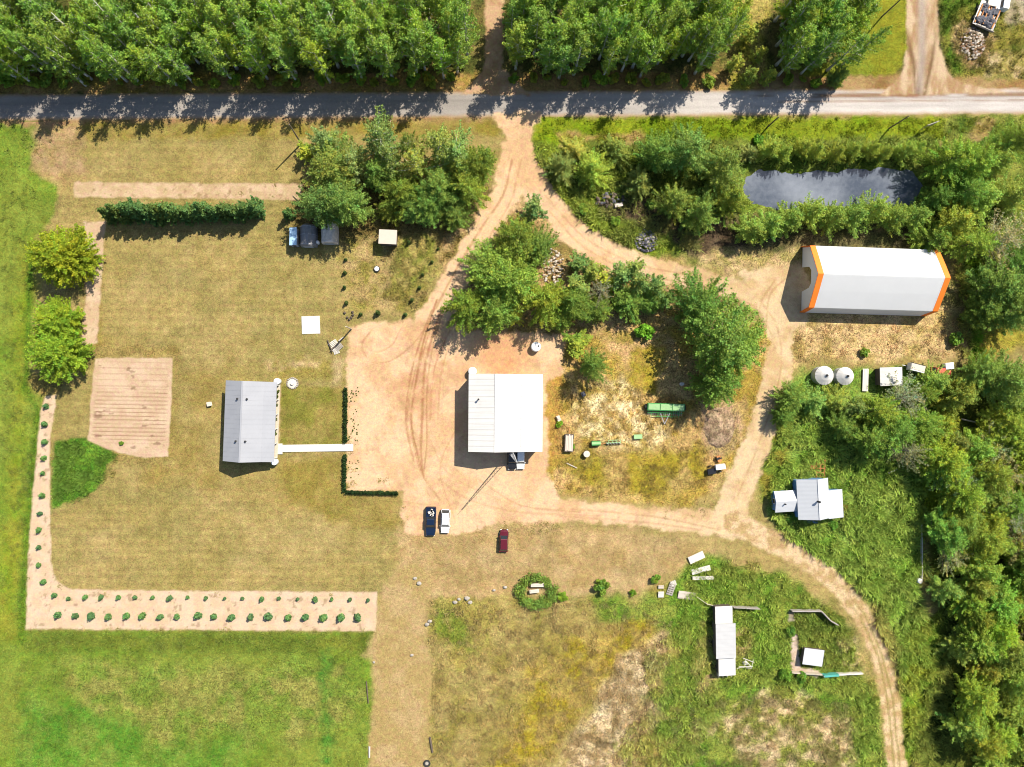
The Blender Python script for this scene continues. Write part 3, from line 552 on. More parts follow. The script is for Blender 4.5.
for x, y in [(730,70),(742,84),(752,62),(745,40),(760,84),(735,20)]:
    b_ = U(x, y); tree('poplar', b_.x, b_.y, rt.uniform(.9,1.2), 'small yellowish tree in the grassy gap between two woods north of the road', 'small trees in the grassy gap', (1.35,1.15,.8), rt.uniform(.5,.9))
for x, y in [(40,48),(66,30),(95,52),(130,38),(168,50),(215,30),(262,52),(300,40),(345,50),(380,34),(420,56),(110,20),(20,24),(330,22)]:
    p = U(x, y); k_ = MB(); hh = rt.uniform(13.5, 16); k_.tube([(0,0,0),(.1,.1,hh*.5),(rt.uniform(-.5,.5),rt.uniform(-.5,.5),hh)], [.17,.12,.05], 6)
    t = thing('bare_aspen', 'bare white aspen stem standing among the leafy aspens of the long wood', 'tree', p, rt.uniform(0,6), 'bare stems in the long wood'); k_.build('trunk', M['white_bark'], t, True); k_ = MB()
    for q in range(9): z = hh*rt.uniform(.5,.95); an = rt.uniform(0,6.28); L_ = rt.uniform(.5,1.3); k_.tube([(0,0,z),(L_*math.cos(an)*.6,L_*math.sin(an)*.6,z+.35),(L_*math.cos(an),L_*math.sin(an),z+.9)], [.035,.025,.012], 4)
    k_.build('twigs', M['white_bark'], t)
b_ = U(829, 84); tree('broad', b_.x, b_.y, .42, 'lone small dark tree at the road edge below the small wood', None, (.7,.75,.9), .6)
# named trees: kind, crown centre, crown radius (pixels), height, label, tint
TL = [
 ('broad',331,168,30,11.5,'big dark green tree standing over the two tarp sheds',(.95,.95,1)), ('broad',348,203,26,12.5,'round dense tree right behind the tan tarp shed',(.95,1,1)), ('broad',319,206,25,12,'dark tree at the left end of the clump, over the blue roof',(.85,.9,1)),
 ('willow',325,140,20,9,'pale green leafy tree at the upper left of the clump by the road',(1,1,1.2)), ('willow',352,160,22,10,'grey green tree beside the tall forked birch',(1.05,1,1.3)), ('poplar',306,150,9,4,'small yellow green sapling at the foot of the utility pole',(1.5,1.35,.7)),
 ('birch',382,141,20,14,'tallest birch of the clump with white forked trunk, nearest the road',(1,1,.8)), ('birch',392,164,16,11,'leafy birch below the tall forked one',(.9,.95,.8)), ('birch',408,146,9,13,'slim narrow birch spire with a bare white stem',(.9,1,.7)), ('birch',417,165,15,12,'yellowish birch between the two birch spires',(1.3,1.1,.7)),
 ('birch',439,146,19,13,'broad topped birch with white trunk right of the slim spire',(1.05,1.05,.8)), ('birch',458,158,20,11,'rounded green birch in the right half of the clump',(.95,1,.8)), ('broad',483,160,17,10,'dark round tree nearest the curved driveway mouth',(.95,1,.9)), ('broad',468,185,21,10,'leaning green tree above the driveway bend',(1.1,1.05,.8)),
 ('broad',440,185,22,10,'dense green tree in the middle of the clump, below the birches',(.9,.95,.9)), ('broad',404,190,20,9,'dense tree below the birch spires',(.95,1,.8)), ('broad',430,205,20,8,'dark leafy tree in the lower right middle of the clump',(.9,.95,.8)), ('broad',472,165,22,11,'tree crowding behind the dark round one at the driveway mouth',(1,1,.8)), ('broad',378,172,20,10,'shaded tree at the foot of the tall forked birch',(.85,.95,.85)), ('broad',418,208,19,6,'low dark spreading tree above the cream roofed shed',(.75,.95,1)), ('willow',388,208,15,4.5,'low bushy tree between the tan tarp shed and the cream roofed shed',(1.2,1.1,.7)), ('broad',455,212,18,6,'low tree at the right bottom edge of the clump beside the driveway',(1,.95,.8)),
 ('broad',490,266,27,8,'broad green tree at the left corner of the driveway island',(1,1,.8)), ('broad',516,238,27,11,'tallest dense tree at the top of the driveway island',(.95,1,.85)), ('broad',514,280,33,13,'big round tree in the heart of the driveway island',(1,1.05,.8)), ('poplar',534,210,12,8,'thin dark poplar at the tip of the driveway island',(.85,.9,1)), ('broad',468,303,23,9.5,'round tree on the lower left of the island facing the gravel yard',(1,1.05,.7)),
 ('broad',497,313,25,10.5,'green tree at the lower edge of the island above the white tank',(.95,1,.8)), ('broad',547,298,23,10,'soft light green tree right of the island heart',(1.15,1.1,.7)), ('willow',513,314,13,4.5,'small lime green tree at the bottom of the island',(1.4,1.25,.7)), ('broad',541,248,20,9,'dark tree leaning over the pale rubble heap',(.85,.95,.9)), ('broad',562,318,15,5,'small dark tree at the lower right of the island',(.95,1,.8)),
 ('poplar',577,288,14,7,'pale green poplar first in the row right of the rubble heap',(1.1,1.05,1)), ('poplar',594,272,12,6,'yellow green poplar at the top of the young row',(1.4,1.15,.8)), ('grey',600,292,15,7,'sparse greyish sapling with bare stems in the young poplar row',None), ('poplar',608,284,11,5,'bright yellow topped poplar in the young row',(1.6,1.35,.6)), ('poplar',622,276,12,8,'slim poplar leaning over the curved track',(1,1,1)), ('poplar',640,284,12,9,'slim pale poplar near the right end of the row',(1,1.05,1.1)), ('poplar',655,286,11,9,'last slim poplar at the right end of the row',(.95,1,1)), ('broad',628,302,20,6,'dark bushy tree at the foot of the poplar row',(.85,.95,.8)), ('poplar',580,262,12,5,'small dark poplar above the poplar row',(.85,.95,.9)),
 ('broad',701,307,30,12,'dark tree at the upper left of the pair beside the looping track',(.85,.95,.8)), ('broad',725,342,43,16,'largest tree of the pair beside the looping track',(1.0,1.02,.85)), ('broad',745,345,27,11,'right hand tree crowding the looping track',(1.05,1.05,.8)), ('broad',720,384,27,11,'low dark tree behind the green seed drill',(.85,.95,.75)),
 ('broad',572,300,18,9,'green tree filling the gap beside the island heart',(1,1.02,.8)), ('broad',598,308,18,6,'leafy tree below the bare stemmed sapling',(.95,1,.8)), ('broad',648,302,16,6,'leafy tree at the right end of the poplar row foot',(.9,1,.8)), ('poplar',632,270,11,8,'slender poplar leaning over the track in the middle of the row',(1.05,1.05,1)), ('poplar',664,300,11,7,'outermost slim poplar at the lower right of the row',(1,1.05,.9)), ('poplar',577,342,13,3.5,'yellow green sapling alone right of the white round tank',(1.5,1.25,.6)), ('broad',592,364,16,9.5,'small dark tree east of the white garage',(.9,.95,.8)),
 ('willow',563,165,17,5,'pale bushy willow at the west end of the pond thicket',(1.1,1,.9)), ('willow',592,168,21,7,'rounded lime green willow in the pond thicket',(1.4,1.3,.7)), ('willow',575,148,15,3.5,'low pale shrubby willow along the roadside ditch',(1.5,1.25,1)), ('willow',618,150,18,5,'yellow green willow between the lime one and the tall grove',(1.25,1.1,.8)), ('willow',640,182,18,6,'olive brushy willow at the lower edge of the thicket',(1,.9,.8)),
 ('broad',656,152,22,11,'tall tree on the left of the grove west of the pond',(1,1.05,.9)), ('broad',692,150,27,12,'silvery green tall tree at the top of the grove west of the pond',(1.12,1.12,1.15)), ('broad',722,165,24,11,'silvery tree of the grove overhanging the pond corner',(1.12,1.12,1.15)), ('willow',678,202,22,9,'light green willow in the lower left of the grove',(1.1,1.1,.8)), ('willow',702,212,22,9,'dense light willow in the lower middle of the grove',(1.05,1.1,.8)), ('willow',732,198,20,9,'green willow at the left bank of the pond',(1.05,1.1,.7)), ('willow',752,228,20,7,'willow at the lower left corner of the pond',(.95,1.05,.8)), ('willow',752,152,11,3,'grey green bush at the upper left corner of the pond',(1.1,1,1.1)),
]
for i, x in enumerate(range(772, 925, 21)):
    TL.append(('willow', x, 222-(i % 3)*4-(4 if x > 810 else 0), 19, 7, 'rounded willow in the row between the pond and the orange trimmed barn', (1.05,1.1,.75)))
for i, x in enumerate(range(768, 925, 17)):
    TL.append(('willow', x+rt.uniform(-4,4), 150+rt.uniform(-3,3), 12+rt.uniform(-2,3), 5.6, 'low willow bush on the north bank of the pond', (1.25,1.2,.8)))
TL += [('willow',958,222,26,10,'large light willow past the right end of the pond',(1.15,1.15,.75)), ('broad',938,196,15,8,'dark tree standing over the dim right end of the pond',(.8,.95,.8)), ('willow',938,238,20,8,'willow above the right end of the orange trimmed barn',(1.1,1.15,.7)), ('broad',955,156,25,11,'dark green tree at the upper right of the pond',(.9,1.05,.8)), ('broad',968,190,20,10,'tree leaning over the dark end of the pond',(.9,1,.8)), ('broad',975,165,24,11,'tree on the slope right of the pond',(1.1,1.1,.75)), ('willow',1002,160,20,8,'bright tree near the upper right edge of the photo',(1.15,1.1,.8)), ('broad',1018,140,20,9,'dark tree at the upper right edge of the photo',(.9,.95,.8)), ('willow',985,195,24,8,'lime green tree in the middle of the upper right wood',(1.25,1.2,.8)), ('willow',1015,195,24,8,'yellow green tree at the right photo edge beside the upper wood',(1.3,1.15,.8)), ('grey',1005,240,26,10,'grey half bare tree in the upper right wood',None), ('broad',975,242,22,9,'tree between the grey half bare tree and the big willow',(1,1.05,.8)),
 ('broad',1000,285,30,11,'very dark tree above the yellow glade',(.72,.85,.9)), ('broad',1020,310,26,11,'dark tree at the right photo edge above the yellow glade',(.75,.85,.9)), ('broad',985,308,20,8,'small dark tree left of the yellow glade',(.7,.85,.8)), ('broad',1025,265,24,10,'shaded tree at the right photo edge below the grey tree',(.8,.95,.8)),
 ('broad',1008,380,30,12,'big blue green tree below the yellow glade',(1,1.05,1.05)), ('broad',985,372,22,9,'rounded blue green tree left of the biggest one under the glade',(.9,1,1)), ('willow',962,395,24,9,'yellow green tree left of the blue green one',(1.25,1.1,.7)), ('willow',940,382,17,6,'leafy tree growing over the red and white wreck',(1.05,1.1,.8)), ('broad',925,392,15,6,'dark bushy tree between the white trailer and the wreck',(.85,1,.8)), ('willow',945,425,18,6,'bright tree in the strip left of the east wood',(1.35,1.25,.6)),
 ('broad',793,398,18,6,'leafy tree at the bend of the looping track below the first grain bin',(.9,1,.9)), ('willow',815,400,18,5,'bushy tree below the two grain bins',(1,1.05,.8)), ('willow',838,402,17,5,'bushy tree below the second grain bin',(1.1,1.1,.8)), ('willow',858,408,18,6,'greyish bushy tree below the white hen house',(1.15,1.05,1)), ('grey',905,398,24,8,'grey leafed tree right below the white shed',(.9,1,.9)), ('broad',880,410,22,9,'green tree on the left of the grey leafed one',(1,1.05,.8)), ('broad',895,430,24,10,'dark tree in the middle of the overgrown thicket',(.8,.95,.8)), ('broad',920,425,22,9,'tree at the right of the overgrown thicket',(.95,1.05,.8)), ('broad',868,440,20,9,'tree over the deep shade of the thicket',(.85,1,.9)), ('grey',908,452,19,8,'faded tree at the bottom of the thicket',(.7,.8,.7)), ('willow',926,455,18,7,'bright lower right tree of the thicket',(1.2,1.2,.6)), ('broad',842,426,17,6,'tree at the left edge of the deep shade',(.8,.95,.9)), ('broad',782,415,12,5,'small tree crowding the track bend',(.8,.95,.8)),
 ('willow',912,325+40,1,1,'x',None)]
TL = TL[:-1]
grp_of = {'rounded willow in the row between the pond and the orange trimmed barn':'willow row below the pond', 'low willow bush on the north bank of the pond':'bushes on the north bank of the pond'}
for k_, cx, cy, r_, h_, lab, tint in TL: tree_px(k_, cx, cy, r_, h_, lab, grp_of.get(lab), tint)
for cx, cy, r_, h_, lab in ((61,255,32,9.5,'single round lime green maple at the top of the soil strip by the west field'),(57,322,24,8,'lime green maple joined to the one above the sapling strip'),(56,352,29,8.5,'round lime maple above the first spruce sapling strip')):
    tree_px('maple', cx, cy, r_, h_, lab, None, (1,1,1))
# east wood
for S, sp, lab, grp, sd_ in ((('p',[(925,455),(948,425),(1000,400),(1060,400),(1060,600),(935,600),(925,540)]), 5.0, 'leafy tree in the dense wood along the right edge, above the grey dead tops', 'trees of the upper east wood', 5),
    (('p',[(930,600),(1060,600),(1060,800),(955,800),(948,720),(960,690),(945,650)]), 5.2, 'leafy tree in the dense wood at the lower right corner', 'trees of the lower east wood', 6)):
    for (x, y) in scatter(S, sp, sd_):
        q = rt.random(); k_ = 'broad' if q < .62 else ('willow' if q < .86 else 'grey')
        if k_ == 'grey': lab2, g2 = ('faded grey green tree with bare twigs in the upper east wood', 'faded trees of the upper east wood') if 'above' in lab else ('faded grey green tree with bare twigs in the lower right corner wood', 'faded trees of the lower east wood')
        else: lab2, g2 = lab, grp
        tree(k_, x, y, rt.uniform(.75, 1.15), lab2, g2, (rt.uniform(1.0,1.4), rt.uniform(1.08,1.3), rt.uniform(.7,1)), rt.uniform(.65, 1.0)*(1.1 if k_ == 'willow' else .95))
# cedar windbreak
for i in range(15):
    c = U(112+i*10.4+rt.uniform(-1,1), 221-i*.2+rt.uniform(-1,1)); tree('spruce', c.x+.8, c.y+.8, rt.uniform(1.4,1.75), 'dark cedar in the straight windbreak row below the long soil strip', 'cedars of the windbreak row', (1.1,1.1,.95), rt.uniform(1.1,1.45))
c = U(290, 215); tree('spruce', c.x, c.y, 1.0, 'small dark cedar left of the blue roofed lean-to', None, (1,1.05,.8), .8)
# ------------------------------------------------------------------ shrubs: one leafy mesh each
def leafy(name, C, rc, per, leaf, base, seed, flat=.75, mb_mat=None):
    rg = np.random.default_rng(seed); P, idx, off = clump_cloud(C, rc, per, rg, flat); P[:, 2] = np.maximum(P[:, 2], .04)
    V, Fc = leaf_quads(P, leaf, rg, .5, 1.4, off*.9); me = mesh_np(name, V, Fc, np.repeat(leaf_cols(idx, len(C), base, rg), 4, 0)); me.materials.append(mb_mat or MLEAF); return me
def put(name, me, loc, label, cat, group=None, s=(1,1,1), rz=0, tint=(1,1,1), kind=None):
    o = bpy.data.objects.new(name, me); col.objects.link(o); o.location = loc; o.scale = s; o.rotation_euler = (0, 0, rz); o.color = (*tint, 1); return tag(o, label, cat, group, kind)
SAP = [leafy('sapling', [(random.uniform(-.12,.12), random.uniform(-.12,.12), z) for z in np.linspace(.2, 1.15, 9)], np.linspace(.5, .15, 9), 42, .2, (.10,.19,.065), 500+k) for k in range(4)]
SHR = [leafy('shrub', [(random.uniform(-.6,.6), random.uniform(-.6,.6), random.uniform(.3,1.0)) for z in range(16)], .4, 85, .19, (.14,.24,.045), 520+k) for k in range(4)]
def saplings(L, label, group, smin, smax, tint=(1,1,1)):
    for i, (x, y) in enumerate(L):
        p = U(x, y); s = rt.uniform(smin, smax)*1.12; q = rt.uniform(.8, 1.2)
        put('spruce_sapling', SAP[i % 4], p, label, 'sapling', group, (s*rt.uniform(.9,1.15), s*rt.uniform(.9,1.15), s), rt.uniform(0, 6), (tint[0]*q, tint[1]*q, tint[2]))
saplings([(55,595),(69,598),(86,597),(102,597),(119,597),(136,597),(153,597),(170.5,598),(188,597),(206.5,598),(225,598),(243,598),(262,599),(279,598),(298,599),(316,599),(332,599),(350,599.5),(368,600)], 'small spruce sapling in the upper of the two rows on the bottom soil strip', 'saplings in the upper row', .55, .95)
saplings([(59,614.5),(76,615),(92,615.5),(109,616),(127,615.5),(143,615.5),(161,616),(178,616),(199,615),(215,616),(232,616.5),(251,616),(269,616),(289,616.5),(306,616),(324,616.5),(341,617),(358.5,617)], 'bushier spruce sapling in the lower of the two rows on the bottom soil strip', 'saplings in the lower row', .95, 1.3)
saplings([(47,406),(46,424),(45.6,442),(45,457.5),(43.5,473),(43,495),(41,513),(40,530),(39.6,547),(39.6,565),(44.5,581)], 'spruce sapling in the single file on the narrow upright soil strip', 'saplings in the upright strip', .65, 1.05)
for i, (x, y, s) in enumerate([(346,260,.7),(345,273,.8),(345,287.5,.8),(346.5,303,.9),(361,314.5,.8),(378,313,1.1),(405.5,315,.9),(412,300.5,.9),(419.5,288,.8),(422.5,275,.7),(432,262,.7),(409,243,.9),(438,249,.6),(384,222,.7)]):
    put('sapling', SAP[i % 4], U(x, y), 'young dark sapling planted on the grass left of the sloping driveway', 'sapling', 'saplings beside the sloping driveway', (s*.9, s*.9, s*1.4), rt.uniform(0,6), (.75,.6,.5))
for i, (x, y, s, lab, ti) in enumerate([(953,339,1.9,'round green shrub alone behind the orange trimmed barn',(1.1,1.1,.8)),(600,585,2.0,'dark green shrub grown over scrap on the meadow edge',(1.1,1.05,.8)),(562,596,1.3,'small shrub just right of the ring of weeds',(1.3,1.15,.6)),(655,578,1.4,'shrub left of the two white boards',(1.1,1.05,.7)),(645,332,2.2,'bright green shrub at the foot of the poplar row',(1.1,1.35,.6)),(790,630,1.4,'dark shrub between the two concrete patches',(.9,1,.8)),(784,672,1.6,'shrub at the lower left corner of the animal pen',(1,1.05,.7)),(800,676,1.5,'shrub below the concrete patch of the animal pen',(.95,1.05,.7)),(122,443,.6,'bushy plant at the lower edge of the vegetable garden',(1,1,.6)),(863,353,1.3,'pale weedy shrub above the long white plank stack',(1.4,1.2,.9)),(640,332,1.6,'green shrub left of the bright one under the poplars',(1.0,1.2,.6)),(616,305,1.8,'leafy shrub below the sparse sapling',(1,1.1,.7)),(757,141,1.5,'dark shrub where the pole shadow ends',(.8,1.05,.6)),(632,592,.9,'weedy shrub at the corner of the tan dirt patch',(1.1,1.1,.6)),(802,512,1.7,'leafy shrub in the corner below the cottage wing',(.9,1.05,.7)),(790,518,1.4,'dark shrub at the lower left of the cottage',(.8,1,.7)),(472,373,1.2,'shrub at the back corner of the white garage',(.9,1,.8)),(843,507,1.0,'reddish shrub against the right wing of the cottage',(1.8,.8,.7)),(832,524,1.2,'shrub below the right wing of the cottage',(.8,1,.7)),(559,424,1.0,'bright grass clump beside the pale scrap east of the garage',(1.3,1.3,.5)),(571,446,1.0,'grassy shrub beside the brown wagon',(1,1.15,.5)),(650,205,1.6,'shrub in the shade above the dark stone heap',(1,1,.8)),(615,222,1.3,'pale shrub left of the dark stone heap',(1.3,1.15,.8)),(583,210,1.5,'pale grassy shrub on the inner side of the curved track',(1.4,1.2,.9))]):
    p = U(x, y); put('shrub', SHR[i % 4], p, lab, 'shrub', None, (s*.8, s*.8, s*.75), i, ti)
k_ = 0
for x0, x1, lab, g in ((-40, 462, 'low brush at the foot of the long wood, along the road shoulder', 'brush along the long wood'), (514, 712, 'low brush at the foot of the wood right of the shaded track', 'brush along the right wood'), (770, 838, 'low brush at the foot of the small wood by the side road', 'brush along the small wood')):
    x = x0
    while x < x1:
        p = U(x, rt.uniform(78, 86)); s = rt.uniform(.8, 1.7); k_ += 1
        put('brush_shrub', SHR[k_ % 4], p, lab, 'shrub', g, (s*1.1, s*.8, s*rt.uniform(.7,1.2)), k_, (rt.uniform(1.2,1.8), rt.uniform(1.0,1.3), .7)); x += rt.uniform(11, 24)
# ring of weeds round the pale boards
ringC = [(math.cos(a)*4.1*.9*rt.uniform(.68,1.12), math.sin(a)*2.9*rt.uniform(.7,1.15)-.2, rt.uniform(.3,1.1)) for a in np.linspace(0, 12.56, 70)]+[(rt.uniform(-3.6,3.6), rt.uniform(-2.9,-1.5), .4) for q in range(12)]
put('weed_ring', leafy('weed_ring', ringC, .85, 70, .2, (.16,.25,.045), 560), U(536,590), 'ring of tall weeds around pale boards on the meadow edge', 'weeds')
# hedges
def hedge(x0, y0, x1, y1, w, hgt, label, seed):
    a, b = U(x0, y0), U(x1, y1); L = (b-a).length; n = int(L/.4)
    C = [tuple((b-a)*((i+.5)/n)+Vector((rt.uniform(-.1,.1), rt.uniform(-.1,.1), hgt*q))) for i in range(n) for q in (.3, .7)]
    put('hedge', leafy('hedge', C, w*.55, 46, .2, (.022,.045,.013), seed, 1), a, label, 'hedge')
hedge(346,388,345.5,442,.72,.85,'long clipped dark hedge between the lawn and the gravel, above the white walkway',571); hedge(345,455,344.5,491,.72,.85,'short clipped dark hedge just below the white walkway',572); hedge(346,492,398,493,.72,.85,'clipped dark hedge closing the bottom edge of the gravel yard',573)
bp_ = [leafy('bedding_plant', [(0,0,.15),(.1,.1,.2)], .2, 30, .14, (.08,.14,.03), 580+k) for k in range(2)]
for i in range(70):
    y = rt.uniform(386, 478); x = 352+rt.uniform(-3, 7)
    if 442 < y < 458: continue
    s = rt.uniform(.35, .7); put('bedding_plant', bp_[i % 2], U(x, y), 'small dark plant in the loose row on the gravel beside the hedge', 'plant', 'plants along the hedge', (s,s,s), i, (1,1,.9))
for i, y in enumerate((392,397,405,419,433)):
    put('bedding_plant', bp_[i % 2], U(277.5-.05*(y-390), y), 'small plant in the narrow bed along the porch side of the grey house', 'plant', 'plants in the porch bed', (1.9,1.9,2), i, (.9,.8,.8))
# ------------------------------------------------------------------ tall weeds and grass (ground cover nobody could count)
def tufts(name, L, seed, hmin, hmax, base_mix=.3, gain=1.25):
    rg = np.random.default_rng(seed); Vs = []; Cs = []
    for S, dens, hs, hue in L:
        lo, hi = bbox(S); n = int((hi[0]-lo[0])*(hi[1]-lo[1])*dens*1.5); nc = max(1, n//9); cx = rg.uniform(lo[0], hi[0], nc); cy = rg.uniform(lo[1], hi[1], nc); ci = np.repeat(np.arange(nc), 9); n = len(ci); cs = rg.uniform(.8, 2.6, nc)[ci]; ch = rg.uniform(.55, 1.5, nc)[ci]; ct = rg.uniform(.78, 1.25, nc)[ci]; x = cx[ci]+rg.normal(0, 1, n)*cs; y = cy[ci]+rg.normal(0, 1, n)*cs
        f1 = fbm(x, y, 9, seed+5); k = (sd(x, y, S)+(fbm(x, y, 14, seed+3)-.5)*24 < 0) & (f1 > .34+.16*rg.uniform(0, 1, n)) & (~on_sheet(x, y) | (hs == .41)); x, y, f1, ch, ct = x[k], y[k], f1[k], ch[k], ct[k]; n = len(x)
        if not n: continue
        D = np.stack([(x-W/2)/F, -(y-HT/2)/F, -np.ones(n)], -1) @ QM.T; t = -H/D[:, 2]; P = D*t[:, None]; P[:, 2] = H+D[:, 2]*t
        cg, _ = groundcol(x, y); hb = np.array(hue); a0 = fbm(x, y, 22, seed+9)*9
        pv = .8+.5*fbm(x, y, 16, seed+11)
        for q in range(5):
            a = rg.uniform(0, 6.28, n); hh = rg.uniform(hmin, hmax, n)*hs*(.5+f1)*ch; ln = rg.uniform(.5, 1.4, n)*hh; w = rg.uniform(.025, .07, n)*hs**.5*1.3
            dx, dy = np.cos(a), np.sin(a); base = P+np.stack([rg.normal(0,.16,n), rg.normal(0,.16,n), np.full(n, .0)], -1)
            tip = base+np.stack([dx*ln, dy*ln, hh], -1); s_ = np.stack([-dy*w, dx*w, np.zeros(n)], -1); mid = base*.45+tip*.55; mid[:, 2] += hh*.12
            Vs.append(np.stack([base, mid-s_, tip, mid+s_], 1).reshape(-1, 3))
            c = (cg*(1-base_mix)+hb*base_mix)*(gain*pv*ct*rg.uniform(.8, 1.3, n))[:, None]; c[:, 0] *= rg.uniform(.88, 1.2, n); Cs.append(np.repeat(c, 4, 0))
    V = np.concatenate(Vs); me = mesh_np(name, V, np.arange(len(V)).reshape(-1, 4), np.concatenate(Cs)); me.materials.append(MTUFT)
    o = bpy.data.objects.new(name, me); col.objects.link(o); return tag(o, kind='stuff')
G1, G2, G3 = (.175,.24,.045), (.19,.18,.05), (.27,.22,.12)
wd = tufts('tall_weeds', [(('p',[(768,420),(800,395),(930,440),(920,560),(920,640),(900,690),(870,600),(800,552),(772,525)]), .34, 1.2, G1), (('p',[(690,565),(760,560),(835,618),(875,690),(888,767),(850,767),(845,690),(750,690),(680,660)]), .3, .8, G1),
  (('p',[(910,640),(955,600),(955,700),(930,770),(905,767)]), .3, 1.0, (.16,.2,.04)), (('p',[(955,250),(988,270),(982,400),(965,400)]), .3, 1.0, (.12,.22,.02)), (('p',[(920,450),(948,410),(950,470),(930,540),(918,530)]), .35, 1.1, (.19,.25,.03)),
  (('p',[(735,140),(930,138),(935,165),(740,165)]), .25, 1.0, (.15,.2,.05)), (('p',[(538,145),(740,142),(700,255),(600,240),(548,195)]), .25, 1.0, (.15,.19,.04)), (('p',[(640,650),(700,620),(720,690),(690,767),(600,767),(650,700)]), .3, .9, G1)], 601, .35, .85, .4, 1.5)
tag(wd, 'tall green weeds around the cottage, the pens and the pond banks', 'weeds')
gr = tufts('rough_grass', [(('p',[(428,602),(640,600),(690,640),(640,767),(428,767)]), .2, .7, G3), (('p',[(530,120),(1024,118),(1024,136),(536,140)]), .22, .7, (.17,.22,.02)), (('p',[(54,442),(118,455),(104,480),(52,510)]), .5, .9, (.12,.19,.04)), (('p',[(550,380),(700,395),(715,490),(560,495)]), .18, .6, (.24,.2,.08)), (('p',[(380,205),(470,200),(425,310),(380,300)]), .25, .7, (.18,.18,.06)), (('p',[(660,690),(850,700),(860,780),(640,780)]), .25, .8, (.22,.19,.1)), (('p',[(466,522),(500,518),(560,520),(565,532),(468,533)]), .10, .41, (.16,.19,.05)), (('p',[(372,476),(396,470),(398,488),(376,489)]), .05, .41, (.16,.18,.06)), (('p',[(346,380),(358,384),(358,486),(348,488)]), .05, .41, (.14,.16,.06)), (('p',[(400,500),(412,505),(412,533),(400,533)]), .06, .41, (.18,.18,.07)), (('p',[(640,490),(700,495),(715,480),(700,520),(640,515)]), .06, .41, (.2,.19,.08)), (('p',[(24,628),(376,630),(376,634),(24,633)]), .12, .41, (.13,.17,.04)), (('p',[(26,400),(44,396),(34,480),(28,560),(24,630),(20,630)]), .05, .41, (.13,.17,.04)), (('p',[(60,586),(376,589),(376,596),(60,594)]), .03, .41, (.16,.16,.06)), (('p',[(74,182),(300,182),(300,200),(74,198)]), .012, .41, (.13,.16,.05)), (('p',[(935,-10),(1024,-10),(1024,75),(945,75)]), .3, .9, (.12,.17,.03)), (('p',[(790,320),(960,318),(965,358),(790,362)]), .12, .5, (.3,.24,.13))], 611, .2, .5)
tag(gr, 'rough dry and green grass over the meadows and verges', 'grass')
ff = tufts('field_grass', [(('p',[(0,122),(50,135),(30,240),(22,390),(36,470),(26,632),(370,634),(368,767),(0,767)]), .12, .55, (.15,.18,.055))], 621, .15, .4)
tag(ff, 'short green grass of the west hay field', 'grass')
# ------------------------------------------------------------------ buildings
def frame(a, b, c, z):
    A, B, C = U(*a, z), U(*b, z), U(*c, z); v = A-C; rz = math.atan2(v.y, v.x)-math.pi/2
    ux = Vector((math.cos(rz), math.sin(rz), 0)); uy = Vector((-ux.y, ux.x, 0)); w = (B-A).dot(ux); d = v.dot(uy)
    ce = A+ux*w/2-uy*d/2; return Vector((ce.x, ce.y, 0)), rz, w, d
def zprof(prof, x):
    for (x0, z0), (x1, z1) in zip(prof, prof[1:]):
        if x0 <= x <= x1: return z0+(z1-z0)*(x-x0)/(x1-x0)
def roof_mesh(mb, prof, y0, y1, t=.14, mi=0): mb.extrude(prof+[(x, z-t) for x, z in prof[::-1]], y0, y1, mi); return mb
def wall_mesh(mb, prof, y0, y1, ins, t=.16, mi=0):
    xa, xb = prof[0][0]+ins, prof[-1][0]-ins
    mid = [(x, z-t) for x, z in prof if xa+.05 < x < xb-.05]
    mb.extrude([(xa, 0), (xa, zprof(prof, xa)-t)]+mid+[(xb, zprof(prof, xb)-t), (xb, 0)], y0, y1, mi); return mb
def ribs(mb, prof, y0, y1, sp, mi=0, h=.04):
    n = int((y1-y0)/sp)
    for i in range(1, n):
        y = y0+(y1-y0)*i/n
        for (xa, za), (xb, zb) in zip(prof, prof[1:]):
            L = math.hypot(xb-xa, zb-za); mb.box(((xa+xb)/2, y, (za+zb)/2+h*.4), (L*.995, .05, h), mi, 0, 0, -math.atan2(zb-za, xb-xa))
def window(par, p, side, w, h, fm='white_paint', name='window'):
    ns = side in 'NS'; s = {'N':1,'S':-1,'E':1,'W':-1}[side]; D = lambda a, b, t: (a, t, b) if ns else (t, a, b)
    off = lambda k: (p[0], p[1]+s*k, p[2]) if ns else (p[0]+s*k, p[1], p[2])
    fr = MB().box(off(.03), D(w+.16, h+.16, .08)).build(name, M[fm], par); MB().box(off(.06), D(w, h, .06)).build('pane', M['glass'], fr); return fr
def door(par, p, side, w, h, m='white_paint', name='door'):
    ns = side in 'NS'; s = {'N':1,'S':-1,'E':1,'W':-1}[side]; D = lambda a, b, t: (a, t, b) if ns else (t, a, b)
    off = lambda k, dx=0, dz=0: (p[0]+dx, p[1]+s*k, p[2]+dz) if ns else (p[0]+s*k, p[1]+dx, p[2]+dz)
    d = MB().box(off(.03, 0, h/2), D(w, h, .09)).build(name, M[m], par); MB().box(off(.1, w*.38, h*.46), D(.12, .05, .07)).build('handle', M['steel'], d); return d
